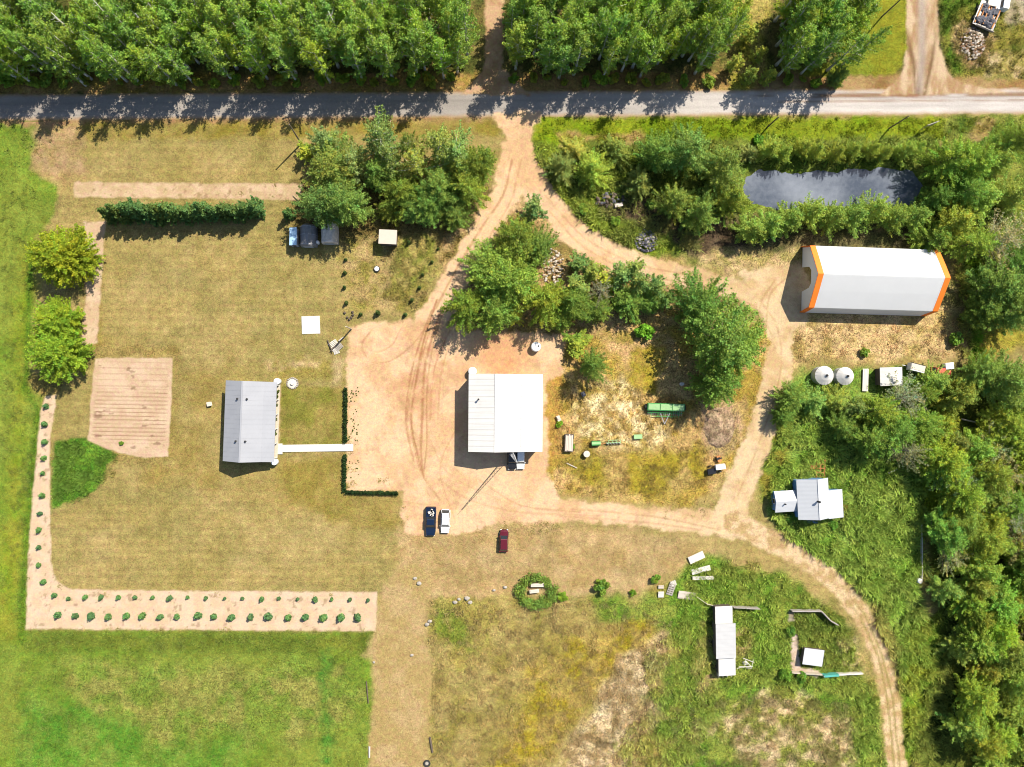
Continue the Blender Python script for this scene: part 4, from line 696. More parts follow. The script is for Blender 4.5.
# grey farmhouse
c0, rz, w, d = frame((226.4,380.3), (276.3,379.9), (223.3,460.8), 3.6)
t = thing('farmhouse', 'long farmhouse with grey metal gable roof and a porch roof facing the lawn', 'house', c0, rz)
hp = [(-w/2, 3.9), (-w/2+3.7, 5.75), (-w/2+7.1, 3.7), (w/2, 3.15)]
wb = MB(); wall_mesh(wb, hp[:3], -d/2+.4, d/2-.4, .35); wb.build('wall', M['house_wall'], t)
rm = MB(); roof_mesh(rm, hp, -d/2, d/2); ro = rm.build('roof', M['grey_roof'], t)
rb = MB(); ribs(rb, hp, -d/2+.05, d/2-.05, .9, 0, .022); rb.box((hp[1][0], 0, 5.77), (.3, d, .06)); rb.build('seam', M['grey_roof'], ro)
for x, y in ((-1.7,d/2-3.4),(.05,d/2-3.4),(-1.7,-d/2+4.0),(.05,-d/2+4.0)):
    xx = hp[1][0]+(x+.85); MB().lathe([(.13,-.2),(.13,.35),(.2,.36),(.2,.44),(.02,.5)], 10, (xx, y, zprof(hp, xx))).build('vent_pipe', M['dark'], t)
pk = MB().box(((hp[2][0]+w/2)/2+.1, 0, .12), (w/2-hp[2][0]-.5, d-1, .24)); pk.build('porch_deck', M['pale_wood'], t)
for i in range(6): MB().box((w/2-.35, -d/2+.6+(d-1.2)*i/5, 1.45), (.14,.14,2.7)).build('porch_post', M['white_paint'], t)
for y in (-5,-1.5,2.2,5.6): window(t, (hp[2][0]-.35, y, 1.7), 'E', 1.3, 1.2)
door(t, (hp[2][0]-.35, -3.4, .24), 'E', 1.0, 2.1)
for y in (-5,-1,3,6): window(t, (-w/2+.35, y, 1.8), 'W', 1.3, 1.2)
for x in (-2.6,.2): window(t, (x, -d/2+.4, 1.8), 'S', 1.3, 1.2); window(t, (x, d/2-.4, 1.8), 'N', 1.2, 1.2)
# walkway in front of it
k = MB()
for i in range(24): k.box((U(282+i*3.05, 0).x, U(0, 449.6-.035*i).y, .13), (.59, 1.42, .12), 0, R(.7))
k.box((U(279,0).x, U(0,450).y, .12), (1.6, 2.1, .16))
wl = k.build('boardwalk', M['white_slab']); tag(wl, 'straight white boardwalk from the grey farmhouse porch to the gravel yard', 'walkway')
def barrel(loc, r, h, label, m='white_paint', cat='barrel', name='rain_barrel'):
    t = thing(name, label, cat, loc); MB().lathe([(r*.9,0),(r,.08),(r,h*.9),(r*.85,h)], 18).build('body', M[m], t, True); MB().lathe([(r*.8,h),(r*.8,h+.05),(r*.3,h+.1)], 18).build('lid', M['white_paint'], t); return t
barrel(U(278.6,381.5), .62, 1.5, 'white rain barrel at the upper right corner of the grey farmhouse'); barrel(U(275.9,461.5), .62, 1.4, 'white rain barrel at the lower right corner of the grey farmhouse')
# white garage
c0, rz, w, d = frame((468.2,374.2), (541.2,373), (468.7,452.3), 5.3); rz = R(-.4)
t = thing('garage', 'large white garage with a bright metal roof in the middle of the gravel yard', 'garage', c0, rz)
gp = [(-w/2, 5.3), (-w/2+5.15, 6.45), (-w/2+10.1, 5.35), (w/2+.3, 4.6)]
wall_mesh(MB(), gp, -d/2+.35, d/2-.35, .3).build('wall', M['white_wall'], t)
rm = MB(); roof_mesh(rm, gp, -d/2, d/2); ro = rm.build('roof', M['white_roof'], t)
rb = MB(); ribs(rb, gp, -d/2+.05, d/2-.05, 1.0, 0, .02); rb.box((gp[2][0], 0, gp[2][1]+.012), (.07, d, .02)); rb.build('seam', M['seam_metal'], ro); MB().box((gp[1][0], 0, 6.48), (.35, d, .06)).build('ridge_cap', M['white_roof'], ro)
xx = gp[0][0]+1.9; MB().lathe([(.12,-.3),(.12,.7),(.2,.72),(.2,.85),(.02,.95)], 10, (xx, 2.6, zprof(gp, xx))).build('vent_pipe', M['dark'], t)
for x in (-4.0, 1.6): 
    dd = MB(); 
    for q in range(5): dd.box((x+.7, -d/2+.3, .36+q*.66), (3.6, .1, .64))
    dd.build('overhead_door', M['grey_wall'], t)
door(t, (-6.4, -d/2+.35, 0), 'S', 1, 2.1, 'grey_wall')
for y in (-4, 0, 4): window(t, (-w/2+.3, y, 2.2), 'W', 1.4, .9)
for y in (-4, 2): window(t, (w/2-.3, y, 2.2), 'E', 1.4, .9)
barrel(U(472.5,371.5), .85, 1.6, 'round white tank at the back left corner of the white garage', 'white_paint', 'tank', 'water_tank')
t = barrel(U(535.5,347), .98, 1.5, 'round white water tank standing alone in the tree shade behind the white garage', 'white_paint', 'tank', 'water_tank'); MB().lathe([(.18,1.56),(.18,1.66)], 10, (.45,.1,0)).build('cap', M['dark'], t)
# lattice mast beside the garage
t = thing('radio_mast', 'tall thin lattice radio mast against the front wall of the white garage', 'mast', U(511.5,452))
HM = 18.5; k = MB(); leg = [(.62*math.cos(a), .62*math.sin(a)) for a in (R(90), R(210), R(330))]
for x, y in leg: k.tube([(x,y,0),(x*.12,y*.12,HM)], [.065,.05], 5)
k.build('legs', M['steel'], t); k = MB()
for i in range(22):
    z0, z1 = i*HM/22, (i+1)*HM/22; f0, f1 = 1-.88*z0/HM, 1-.88*z1/HM
    for q in range(3): a, b = leg[q], leg[(q+1)%3]; k.tube([(a[0]*f0,a[1]*f0,z0),(b[0]*f1,b[1]*f1,z1)], .028, 4)
k.build('bracing', M['steel'], t); MB().tube([(0,0,HM),(0,0,HM+1.6)], .035, 5).build('antenna', M['steel'], t)
# orange trimmed barn
A, B = U(800.3,279.5), U(926,283.5); ce = (A+B)/2; L = (B-A).length; rz = math.atan2((B-A).y, (B-A).x)+math.pi/2
t = thing('fabric_barn', 'big white fabric barn with orange end bands between the pond willows and the dry yard', 'barn', (ce.x, ce.y, 0), rz)
bpv = [(-6.75,0),(-6.15,4.0),(-3.1,5.9),(0,7.7),(3.1,5.9),(6.15,4.0),(6.75,0)]       # local x = across, y = along; +y is the west end
W_ = MB(); W_.extrude(bpv+[(x*.985, max(0, z-.07)) for x, z in bpv[::-1]], -L/2+1.1, L/2-1.1); W_.build('roof', M['fabric'], t)
for y0, y1 in ((L/2-1.1, L/2), (-L/2, -L/2+1.1)):
    q = [(x*1.003, z*1.003+.01) for x, z in bpv]; MB().extrude(q+[(x*.98, max(0, z-.09)) for x, z in bpv[::-1]], y0, y1).build('orange_band', M['orange'], t)
en = MB(); op = [(-2.5,0),(-2.1,3.1),(-1.3,4.0),(1.3,4.0),(2.1,3.1),(2.5,0)]
pin = [(x*.97, max(0, z-.1)) for x, z in bpv]
en.extrude([pin[0]]+pin[1:4]+[(0,4.0)]+op[:3][::-1][0:0]+[(-1.3,4.0),(-2.1,3.1),(-2.5,0)], L/2-.42, L/2-.34); en.extrude([pin[6]]+pin[3:6][::-1]+[(0,4.0),(1.3,4.0),(2.1,3.1),(2.5,0)], L/2-.42, L/2-.34); en.build('front_wall', M['end_fabric'], t)
MB().extrude(pin, -L/2+.34, -L/2+.42).build('back_wall', M['fabric'], t)
# cottage
c0, rz, w, d = frame((794.4,480.5), (826,480), (798.4,520.6), 3.2); rz = R(3); c0.x += .25
t = thing('cottage', 'small white cottage with two side wings and a blue porch in the tall weeds', 'cottage', c0, rz)
cp = [(-w/2, 3.1), (.45, 4.7), (w/2, 3.2)]
wall_mesh(MB(), cp, -d/2+.3, d/2-.3, .3).build('wall', M['blue_wall'], t)
rm = MB(); roof_mesh(rm, cp, -d/2, d/2); ro = rm.build('roof', M['cottage_roof'], t); MB().box((.45,0,4.72),(.28,d,.06)).build('ridge_cap', M['cottage_roof'], ro)
MB().lathe([(.16,-.4),(.16,.75),(.24,.77),(.24,.9),(.03,1)], 10, (.2, -.3, 4.6)).build('chimney_pipe', M['dark'], t)
wg = [(-2.15, 2.3), (.1, 3.05), (2.1, 2.3)]
o = MB(); V0 = len(o.v); o.extrude([(x, z) for x, z in wg]+[(x, z-.12) for x, z in wg[::-1]], -w/2-4.3, -w/2+.1, 0, 'x')
o.v = [(x, y-.3, z) for x, y, z in o.v]; o.build('left_wing_roof', M['cottage_roof'], t)
o = MB(); o.extrude([(-1.9,0),(-1.9,2.24),(.1,2.9),(1.85,2.24),(1.85,0)], -w/2-4.0, -w/2+.25, 0, 'x'); o.v = [(x, y-.3, z) for x, y, z in o.v]; o.build('left_wing_wall', M['blue_wall'], t)
MB().lathe([(.14,-.3),(.14,.5),(.03,.6)], 10, (-w/2-2.5, -.75, 2.9)).build('vent_pipe', M['dark'], t)
rw = [(w/2-.15, 2.95), (w/2+3.3, 2.2)]
roof_mesh(MB(), rw, -d/2-.25, d/2-2.6, .12).build('right_wing_roof', M['cottage_roof'], t); wall_mesh(MB(), [(w/2-.32, 2.97),(w/2+3.3, 2.2)], -d/2+.3, d/2-2.75, .25, .14).build('right_wing_wall', M['blue_wall'], t)
MB().box((.6, -d/2-.75, .2), (3.0, 1.6, .3)).build('porch', M['blue_wall'], t); window(t, (-1.6,-d/2+.3,1.7), 'S', 1, 1); door(t, (.7,-d/2+.3,.3), 'S', .95, 2, 'blue_wall'); window(t, (2.1,-d/2+.3,1.7), 'S', .9, 1); window(t, (-w/2-4.0,-.3,1.4), 'W', .9, .8); window(t, (w/2+3.05,-.6,1.3), 'E', 1, .9)
# small sheds
def shed(name, label, cat, fr, prof, over, mr, mw, dside='S', group=None):
    c0, rz, w, d = fr; t = thing(name, label, cat, c0, rz, group); p = [(x*w/2, z) for x, z in prof]
    wall_mesh(MB(), p, -d/2+over, d/2-over, over).build('wall', M[mw], t); roof_mesh(MB(), p, -d/2, d/2, .1).build('roof', M[mr], t)
    if dside: door(t, (0, -d/2+over, 0) if dside == 'S' else (w/2-over, 0, 0), dside, min(.9, w*.4), min(1.8, prof[0][1]*.82), 'dark_wood')
    return t
shed('garden_shed', 'small shed with a flat cream roof on the grass below the birch clump', 'shed', frame((379,229),(397.2,229),(378.2,243.3),3.1), [(-1,2.9),(1,3.2)], .2, 'cream', 'dark_wood')
shed('lean_to_shed', 'narrow lean-to with a pale blue roof left of the dark tarp shed', 'shed', frame((289.2,227.2),(297,227.2),(289,245),2.4), [(-1,2.2),(1,2.6)], .1, 'blue_roof', 'grey_wall')
def tarp_shed(label, fr, m1):
    c0, rz, w, d = fr; t = thing('tarp_shed', label, 'shed', c0, rz); n = 9; pr = [(w/2*math.cos(math.pi*(1-i/n)), .9+1.75*math.sin(math.pi*i/n)) for i in range(n+1)]; pr = [(-w/2,0)]+pr+[(w/2,0)]
    k = MB(); rg = random.Random(int(c0.x*9)); ys = [(-d/2, .94), (-d/2+.25, 1), (-d/4, .98), (0, 1.01), (d/4, .97), (d/2-.4, .96), (d/2, .72)]
    V = [(x*f*(1+rg.uniform(-.02,.02)), y, z*f*(1+rg.uniform(-.05,.05))) for y, f in ys for x, z in pr]; m_ = len(pr)
    k.add(V, [(j*m_+i, j*m_+i+1, (j+1)*m_+i+1, (j+1)*m_+i) for j in range(len(ys)-1) for i in range(m_-1)]+[tuple(range(m_))]+[tuple(range((len(ys)-1)*m_, len(ys)*m_))]); k.build('cover', M[m1], t, False)
    f = MB(); f.box((0,-d/2-.04,.9),(w*.55,.06,1.7)); f.build('door', M['grey_wall'], t); r_ = MB()
    for y in (-d/2+.3, 0, d/2-.6): r_.tube([(x*1.03, y, z*1.03) for x, z in pr], .03, 4)
    r_.build('strap', M['steel'], t); return t
tarp_shed('rounded shed under a dark tarp between the blue lean-to and the tan tarp shed', frame((299.5,224),(316.2,224),(299.5,246),1.5), 'tarp'); tarp_shed('rounded shed under a stained tan tarp beneath the big dark tree', frame((320.8,219),(337.3,219),(320.8,243),1.5), 'tan_tarp')
t = thing('propane_cylinder', 'small white gas cylinder standing between the two tarp sheds', 'gas cylinder', U(318.3,243)); MB().lathe([(.32,0),(.38,.1),(.38,1.0),(.2,1.3),(.1,1.35)], 14).build('tank', M['white_paint'], t, True); MB().lathe([(.12,1.35),(.12,1.6)], 10).build('valve', M['steel'], t)
o = MB().box((0,0,.07), (3.55,3.5,.14)).build('concrete_slab', M['white_slab']); place(o, U(311,325), R(2)); tag(o, 'square white concrete slab lying bare in the lawn', 'slab')
t = thing('well_cover', 'round well cover with a white lid in the grass below the cream roofed shed', 'well', U(377,269)); MB().lathe([(.6,0),(.6,.35),(.5,.36)], 18).build('ring', M['dark'], t); MB().lathe([(.44,.36),(.44,.42),(.1,.47)], 18).build('lid', M['white_paint'], t)
t = thing('fire_pit', 'round stone fire pit on the lawn beside the farmhouse corner', 'fire pit', U(292.5,383.2)); k = MB()
for i in range(18): a = i*.349; k.blob((1.05*math.cos(a),1.05*math.sin(a),.1), (.2,.16,.16), i)
k.build('stone_ring', M['stone'], t); MB().lathe([(.95,0),(.95,.05),(.6,.07)], 18).build('ash_bed', M['concrete'], t); MB().lathe([(.32,.07),(.36,.4),(.3,.42)], 14).build('fire_bowl', M['white_slab'], t)
t = thing('storage_box', 'tiny white box alone on the lawn left of the farmhouse', 'box', U(210,404), .2); MB().box((0,0,.3),(.75,.75,.6)).build('body', M['white_paint'], t); MB().box((0,0,.64),(.82,.82,.07)).build('lid', M['cream'], t)
# grain bins
for (x, y, r, lab) in ((819.3,375.6,1.85,'round white grain bin with conical roof, nearer the looping track'),(839.8,376.2,1.75,'round white grain bin with conical roof, beside the white plank stack')):
    t = thing('grain_bin', lab, 'grain bin', U(x,y)); pr = [(r*.97,0)]
    for i in range(10): pr += [(r*.97, i*.21+.02), (r*.985, i*.21+.12)]
    MB().lathe(pr, 32).build('wall', M['steel'], t); k = MB().lathe([(r*1.04,2.1),(r*.55,2.75),(.2,3.2)], 32); k.build('roof', M['white_roof'], t)
    k = MB()
    for i in range(16): a = i*math.pi/8; k.tube([(r*1.03*math.cos(a),r*1.03*math.sin(a),2.14),(.22*math.cos(a),.22*math.sin(a),3.21)], .025, 4)
    k.build('roof_rib', M['steel'], t); MB().lathe([(.24,3.15),(.24,3.4),(.05,3.5)], 12).build('cap', M['dark'], t); k = MB().box((0,-r*.99,1.0),(.8,.08,1.5)); k.build('door', M['grey_wall'], t)
o = MB()
for i in range(4): o.box((-.45+i*.3,0,.35+.02*(i%2)),(.27,4.6,.08)); 
for i in range(4): o.box((-.4+i*.27,.05*i,.2),(.24,4.4,.1))
o = o.build('plank_stack', M['white_slab']); place(o, U(864.5,380), R(-2)); tag(o, 'narrow stack of long white planks between the grain bin and the white hen house', 'plank stack')
shed('hen_house', 'white roofed hen house half hidden by bushes below the dry barn yard', 'hen house', frame((881,367.5),(903,367),(881.5,386),2.6), [(-1,2.2),(.2,2.75),(1,2.3)], .2, 'white_roof', 'dark_wood')
t = thing('stock_trailer', 'small white box trailer at the edge of the dry barn yard', 'trailer', U(912.5,368), R(-14)); MB().box((0,0,1.15),(3.0,1.5,1.4)).build('box', M['white_paint'], t); MB().box((0,.1,1.9),(2.9,1.2,.08)).build('roof', M['cream'], t); MB().box((0,.72,1.86),(3.05,.12,.2)).build('rail', M['black'], t); MB().box((-2.0,0,.5),(1.1,.12,.12)).build('tow_bar', M['steel'], t)
for y in (-.82,.82): MB().tube([(0,y-.1,.34),(0,y+.1,.34)], .34, 14).build('wheel', M['dark'], t)
# livestock sheds at the bottom
t = thing('animal_shed', 'long narrow animal shed with three stepped white and grey roofs in the meadow', 'shed', U(719.5,640)+Vector((.3,.2,0)), R(.8))
for nm, x0, x1, y0, y1, za, zb, mr in (('front_roof',-1.85,1.7,3.85,7.3,2.3,2.1,'white_roof'),('main_roof',-1.95,2.15,-2.95,3.95,2.75,2.5,'pale_grey_roof'),('rear_roof',-1.3,2.2,-6.6,-2.9,2.2,2.0,'white_roof')):
    pr = [(x0,za),(x1,zb)]; ro = roof_mesh(MB(), pr, y0, y1, .1).build(nm, M[mr], t); wall_mesh(MB(), pr, y0+.2, y1-.2, .15).build('wall', M['dark_wood'], t)
    k = MB(); ribs(k, pr, y0, y1, .7, 0, .03); k.build('seam', M[mr], ro)
for i in range(4): MB().box((-1+i*.85,-6.9,.7),(.1,.6,1.4)).build('gate_rail', M['pale_wood'], t)
for y in (1.5,-1.5,-5): door(t, (2.0 if y > -3 else 2.05, y, 0), 'E', .9, 1.7, 'dark_wood')
t = shed('kennel', 'small kennel with a tilted flat white roof in the fenced pen', 'kennel', (U(810,654.5),R(-9),4.2,3.3), [(-1,1.6),(1,1.4)], .15, 'cottage_roof', 'dark_wood')
def fence(name, label, pts, h, m, th=.06, rail=None, group=None):
    P = [U(*p) for p in pts]; o = P[0]; t = thing(name, label, 'fence', o, 0, group); k = MB()
    for a, b in zip(P, P[1:]):
        v = b-a; an = math.atan2(v.y, v.x); c = (a+b)/2-o
        if rail:
            for z in rail: k.box((c.x,c.y,z),(v.length,th,.14),0,an)
        else:
            n = max(2, int(v.length/.28))
            for i in range(n): q = a-o+v*((i+.5)/n); k.box((q.x,q.y,h/2+.05*math.sin(i*7)),(v.length/n*.95,th,h),0,an)
    k.build('panel' if not rail else 'rails', M[m], t)
    for a, b in zip(P, P[1:]+[None]):
        v = (b-a) if b else Vector((0,0,0)); n = max(1, int(v.length/2.6)) if b else 1
        for i in range(n): q = a-o+v*(i/n); MB().box((q.x,q.y,h*.53),(.13,.13,h*1.06)).build('post', M['pale_wood'], t)
    return t
fence('board_fence', 'short board fence running right from the top of the long animal shed', [(731.5,605.5),(757,607)], 1.5, 'stone', .16)
fence('board_fence', 'grey green board fence bending along the top of the animal pen', [(790,609.5),(819,609.5),(828,619),(835,623)], 1.3, 'stone', .2)
fence('board_fence', 'thin pale fence along the lower left of the animal pen', [(790,671),(820,673)], 1.0, 'pale_wood', .2); fence('board_fence', 'teal painted fence panel on the lower side of the animal pen', [(821,674),(836,673)], 1.3, 'teal', .4); fence('board_fence', 'whitish fence panel at the lower right corner of the animal pen', [(836,672.5),(860,671.5)], 1.2, 'white_slab', .3)
fence('rail_fence', 'thin rail fence from the white boards to the top of the long animal shed', [(696,596),(706,603),(714,605)], .9, 'pale_wood', .06, (.4,.8))
fence('rail_fence', 'long thin rail fence in the weeds beside the east wood', [(919,524),(919.5,545),(919.5,578)], 1.0, 'white_slab', .09, (.5,.9))
t = thing('white_drum', 'white drum at the lower end of the thin rail fence beside the east wood', 'drum', U(917.5,580)); MB().lathe([(.45,0),(.5,.1),(.5,.9),(.4,1)], 14).build('body', M['white_paint'], t, True); MB().lathe([(.3,1),(.3,1.06)], 12).build('lid', M['cream'], t)
t = thing('pen_gate', 'tangle of white gate rails right of the lowest animal shed roof', 'gate', U(738,667)); k = MB()
for a, b in (((0,0,.1),(2.6,-.1,.5)),((0,.3,.6),(2.7,.4,.9)),((2.6,-.1,.5),(3.0,1.6,.4)),((.9,1.9,.3),(3.1,1.1,.6)),((1.2,1.7,.7),(2.4,.3,.7)),((-.4,-.2,.3),(1.1,.2,.3))): k.tube([a,b], .07, 5)
k.build('rails', M['white_slab'], t); MB().blob((1.5,.8,.1),(.6,.45,.25),3).build('post_base', M['white_slab'], t)
# boards and panels lying in the grass
for i, (x, y, w_, d_, a, lab, m_) in enumerate([(696.5,557.5,3.3,1.5,24,'short wide white panel, topmost of the boards left of the farm track','white_slab'),(701,570,3.9,1.1,14,'slanted white board below the topmost white panel','white_slab'),(703,578,4.3,.75,1,'long thin white board, lowest of the three right hand boards','white_slab'),(687,595.5,3.6,1.6,-8,'weathered pinkish panel above the thin rail fence','cream'),(661,594.5,1.15,1.25,0,'small square pale block left of the grey slatted pallet','white_slab'),(661,587,1.1,.7,0,'small pale block above the square one','cream'),(730,700,1,1,0,'x','cream')][:6]):
    o = MB().box((0,0,.0),(w_,d_,.1)).box((0,d_*.3,.08),(w_*.96,.12,.08)).box((0,-d_*.3,.08),(w_*.96,.12,.08)).build('loose_panel', M[m_]); place(o, U(x,y,.35), R(a)); o.rotation_euler[0] = R(4+2*i); tag(o, lab, 'panel')
def pallet(loc, rz, label, m='pale_wood', w=1.2, d=1.9, tilt=0, group=None):
    k = MB()
    for i in range(6): k.box((0,-d/2+d*(i+.5)/6,.14),(w,d/6*.62,.04))
    for x in (-w*.45,0,w*.45): k.box((x,0,.07),(.1,d,.1))
    o = k.build('pallet', M[m]); place(o, loc, rz); o.rotation_euler[0] = tilt; return tag(o, label, 'pallet', group)
pallet(U(671,589,.2), R(-18), 'grey slatted pallet between the pale blocks and the pinkish panel', 'stone', 1.3, 2.6, R(6)); pallet(U(673.5,583,.3), R(20), 'small white pallet above the grey slatted one', 'white_slab', 1.0, 1.0)
pallet(U(334,345), R(35), 'bleached pallet at the left of the scrap heap beside the gravel corner', 'white_slab', 1.8, 1.7); pallet(U(338.5,346.5,.15), R(-50), 'grey pallet in the middle of the scrap heap beside the gravel corner', 'stone', 1.3, 1.7, R(8)); pallet(U(336.5,351.5), R(20), 'lowest bleached pallet of the scrap heap beside the gravel corner', 'white_slab', 1.1, 1.0)
def beam(name, a, b, r, m, label, cat='beam', za=.15, zb=.2):
    A, B = U(*a), U(*b); o = MB().tube([(0,0,za), ((B-A).x/2,(B-A).y/2,(za+zb)/2+.03), ((B-A).x,(B-A).y,zb)], [r, r*.95, r*.8], 6).build(name, M[m]); o.location = A; return tag(o, label, cat)
beam('beam', (327.5,340), (333,352), .13, 'dark_wood', 'dark beam on the left side of the scrap heap', zb=.5); beam('beam', (331,351), (342,340), .12, 'dark_wood', 'dark beam across the pallets of the scrap heap', za=.4, zb=.6); beam('plank', (339,341), (344,337), .16, 'cream', 'short pale plank at the top of the scrap heap')
k = MB()
for i, (x, y) in enumerate([(0,0),(.5,-.9),(.9,-1.3),(1.3,-.9),(1.6,-.4),(1.5,.2)]): k.blob((x,y,.2),(.26,.26,.25),i)
o = k.build('brush_pile', M['dark_wood']); o.location = U(345,313); tag(o, 'small dark curved pile of brush above the scrap heap', 'brush pile')
beam('log', (888,473), (898,468.5), .2, 'white_slab', 'pale fallen log in the deep shade of the thicket', 'log'); beam('pipe', (566.5,463), (577,468), .1, 'cream', 'pale pipe lying in the dry grass below the brown wagon', 'pipe')
beam('log', (960,419), (972,422), .18, 'dead', 'grey fallen trunk at the edge of the east wood', 'log', .5, 1.2); beam('log', (946,510), (958,497), .16, 'dead', 'bleached leaning trunk at the left edge of the east wood', 'log', .3, 3.0)
beam('timber', (366.5,681), (368.5,703), .12, 'dark_wood', 'grey timber along the left edge of the mown lane', 'timber'); beam('timber', (430,737), (432.5,752), .22, 'dark_wood', 'grey timber along the right edge of the mown lane near the bottom', 'timber'); beam('plank', (369.5,746), (369.5,757), .2, 'cream', 'cream plank at the lower left edge of the mown lane', 'plank')
t = thing('tyre', 'old tyre lying at the bottom right edge of the mown lane', 'tyre', U(427,763)); k = MB(); V = []; n1, n2 = 18, 8
for i in range(n1):
    for j in range(n2): a, b_ = i*2*math.pi/n1, j*2*math.pi/n2; rr = .55+.17*math.cos(b_); V.append((rr*math.cos(a), rr*math.sin(a), .17+.17*math.sin(b_)))
k.add(V, [(i*n2+j, ((i+1)%n1)*n2+j, ((i+1)%n1)*n2+(j+1)%n2, i*n2+(j+1)%n2) for i in range(n1) for j in range(n2)]); k.build('casing', M['dark'], t, True); MB().lathe([(.34,.1),(.34,.16)], 14).build('filling', M['stone'], t)
def heap(name, label, cx, cy, rx, ry, n, smin, smax, hgt, mats, seed, kind=None):
    rg = random.Random(seed); k = MB()
    for i in range(n):
        a, q = rg.uniform(0, 6.28), rg.uniform(0, 1)**.55; s = rg.uniform(smin, smax)
        k.blob((rx*q*math.cos(a), ry*q*math.sin(a), hgt*(1-q*q)+s*.3), (s, s*rg.uniform(.5,1), s*rg.uniform(.45,.8)), seed*100+i, rg.randrange(len(mats)), 6, 3, .3)
    o = k.build(name, [M[q] for q in mats]); o.location = U(cx, cy); return tag(o, label, 'heap', None, kind)
heap('stone_heap', 'heap of dark grey field stones beside the curved track', 646, 241, 2.3, 2.3, 190, .1, .34, .9, ['dark_stone','dark_stone','dark_stone','stone'], 3)
heap('rubble_heap', 'heap of pale rubble and wood chunks between the island trees and the curved track', 553, 268, 2.3, 4.0, 190, .08, .32, .45, ['stone','pale_wood','soil','cream'], 4)
heap('stump_heap', 'heap of pale tree stumps and branches beside the wrecked dark trailer', 972, 44, 2.9, 3.4, 340, .1, .34, .8, ['pale_wood','soil','cream','bark'], 5)
heap('debris_heap', 'dark brushy debris with a pale board in the shade above the stone heap', 612, 200, 3.6, 1.6, 70, .15, .5, .5, ['dark_wood','dark_stone','bark'], 6)
k = 40; n_ = 22; ang = np.linspace(0, 2*np.pi, k, endpoint=False); V = []; q_ = np.linspace(0, 1, n_)
AA, QQ = np.meshgrid(ang, q_); bx, by = 3.3*QQ*np.cos(AA), 4.1*QQ*np.sin(AA); ed = 1+.3*(fbm(bx*1.3+50, by*1.3+50, 2, 701)-.5); bx *= ed; by *= ed
bz = .95*(1-QQ**2)*(.6+.8*fbm(bx+30, by+30, 1.3, 703, 3))+.25*(fbm(bx+9, by+9, .35, 705, 2)-.5)*(1-QQ)-.03
mc = alb(200,170,134)*(1-sstep(.4,.6,fbm(bx+20, by+20, .8, 707)))[..., None]+alb(158,132,100)*sstep(.4,.6,fbm(bx+20, by+20, .8, 707))[..., None]
ii = np.arange(n_*k).reshape(n_, k); Fm = np.stack([ii[:-1], ii[1:], np.roll(ii[1:], -1, 1), np.roll(ii[:-1], -1, 1)], -1).reshape(-1, 4)
mm = mesh_np('dirt_mound', np.stack([bx, by, bz], -1).reshape(-1, 3), Fm, mc.reshape(-1, 3), np.full(n_*k, .5), True); mm.materials.append(MG); o = bpy.data.objects.new('dirt_mound', mm); col.objects.link(o); o.location = U(719,427); tag(o, 'low pinkish grey dirt mound beside the looping track', 'mound')
for i, (x, y, s) in enumerate([(455,602,.5),(459,599,.4),(467,598,.6),(470,602,.45),(427,624,.5),(430,621,.45),(419,583,.5),(415,578,.4),(412,655,.35),(494,590,.35),(505,587,.4),(374,662,.3)]):
    o = MB().blob((0,0,s*.4),(s,s*.75,s*.6),900+i,0,8,5,.2).build('boulder', M['stone']); o.location = U(x,y); tag(o, 'pale boulder among those strewn along the meadow edge and the mown lane', 'boulder', 'pale boulders')
for i, (x, y, w_, lab) in enumerate([(537,584,2.6,'upper pale board inside the ring of weeds'),(534,590,1.9,'lower pale board inside the ring of weeds'),(618,206,1.6,'tan board on the dark debris above the stone heap')]):
    o = MB().box((0,0,.85),(w_,.7,.1)).box((0,.1,.93),(w_*.8,.3,.08)).box((-w_*.4,0,.4),(.1,.5,.8)).box((w_*.4,0,.4),(.1,.5,.8)).build('board', M['cream']); place(o, U(x,y), .1*i); tag(o, lab, 'board')
# ------------------------------------------------------------------ machinery
t = thing('seed_drill', 'long bright green seed drill parked in the shade of the big tree', 'seed drill', U(664.5,407), R(-2))
MB().extrude([(-.75,.75),(-.75,1.25),(.75,1.45),(.75,.75),(.3,.5),(-.3,.5)], -3.75, 3.75, 0, 'x').build('hopper', M['green'], t)
for i in range(3): MB().box((-2.45+i*2.45,0.02,1.42),(2.3,1.2,.07),0,0,R(7.6)).build('lid', M['pale_green'], t)
k = MB().box((0,-1.15,.55),(7.2,.14,.14)).box((0,-1.9,.5),(5.0,.12,.12)); [k.box((-2.8+i*1.4,-1.3,.5),(.12,1.6,.12)) for i in range(5)]; k.build('frame', M['green'], t)
k = MB()
for i in range(18): x = -3.4+i*.4; k.tube([(x,-.6,.6),(x,-1.3,.25),(x,-1.5,.0)], .035, 4); k.tube([(x-.02,-1.5,.2),(x+.02,-1.5,.2)], .2, 10)
k.build('disc_openers', M['steel'], t)
for x in (-3.95,3.95): w0 = MB().tube([(x-.14,0,.52),(x+.14,0,.52)], .52, 18).build('wheel', M['dark'], t); MB().tube([(x-.16,0,.52),(x+.16,0,.52)], .24, 12).build('hub', M['pale_green'], w0)
k = MB().tube([(-1,-1.2,.5),(0,-3.4,.45)], .07, 5); k.tube([(1,-1.2,.5),(0,-3.4,.45)], .07, 5); k.build('tow_bar', M['steel'], t)
t = thing('farm_wagon', 'brown flat wagon loaded with planks east of the white garage', 'wagon', U(568.5,442.5), R(-2)); MB().box((0,0,.85),(1.75,3.6,.14)).build('deck', M['dark_wood'], t)
k = MB(); [k.box((-.6+i*.3,rt.uniform(-.1,.1),1.0+.04*(i%3)),(.26,3.2+rt.uniform(-.3,.2),.14)) for i in range(5)]; k.build('planks', M['cream'], t)
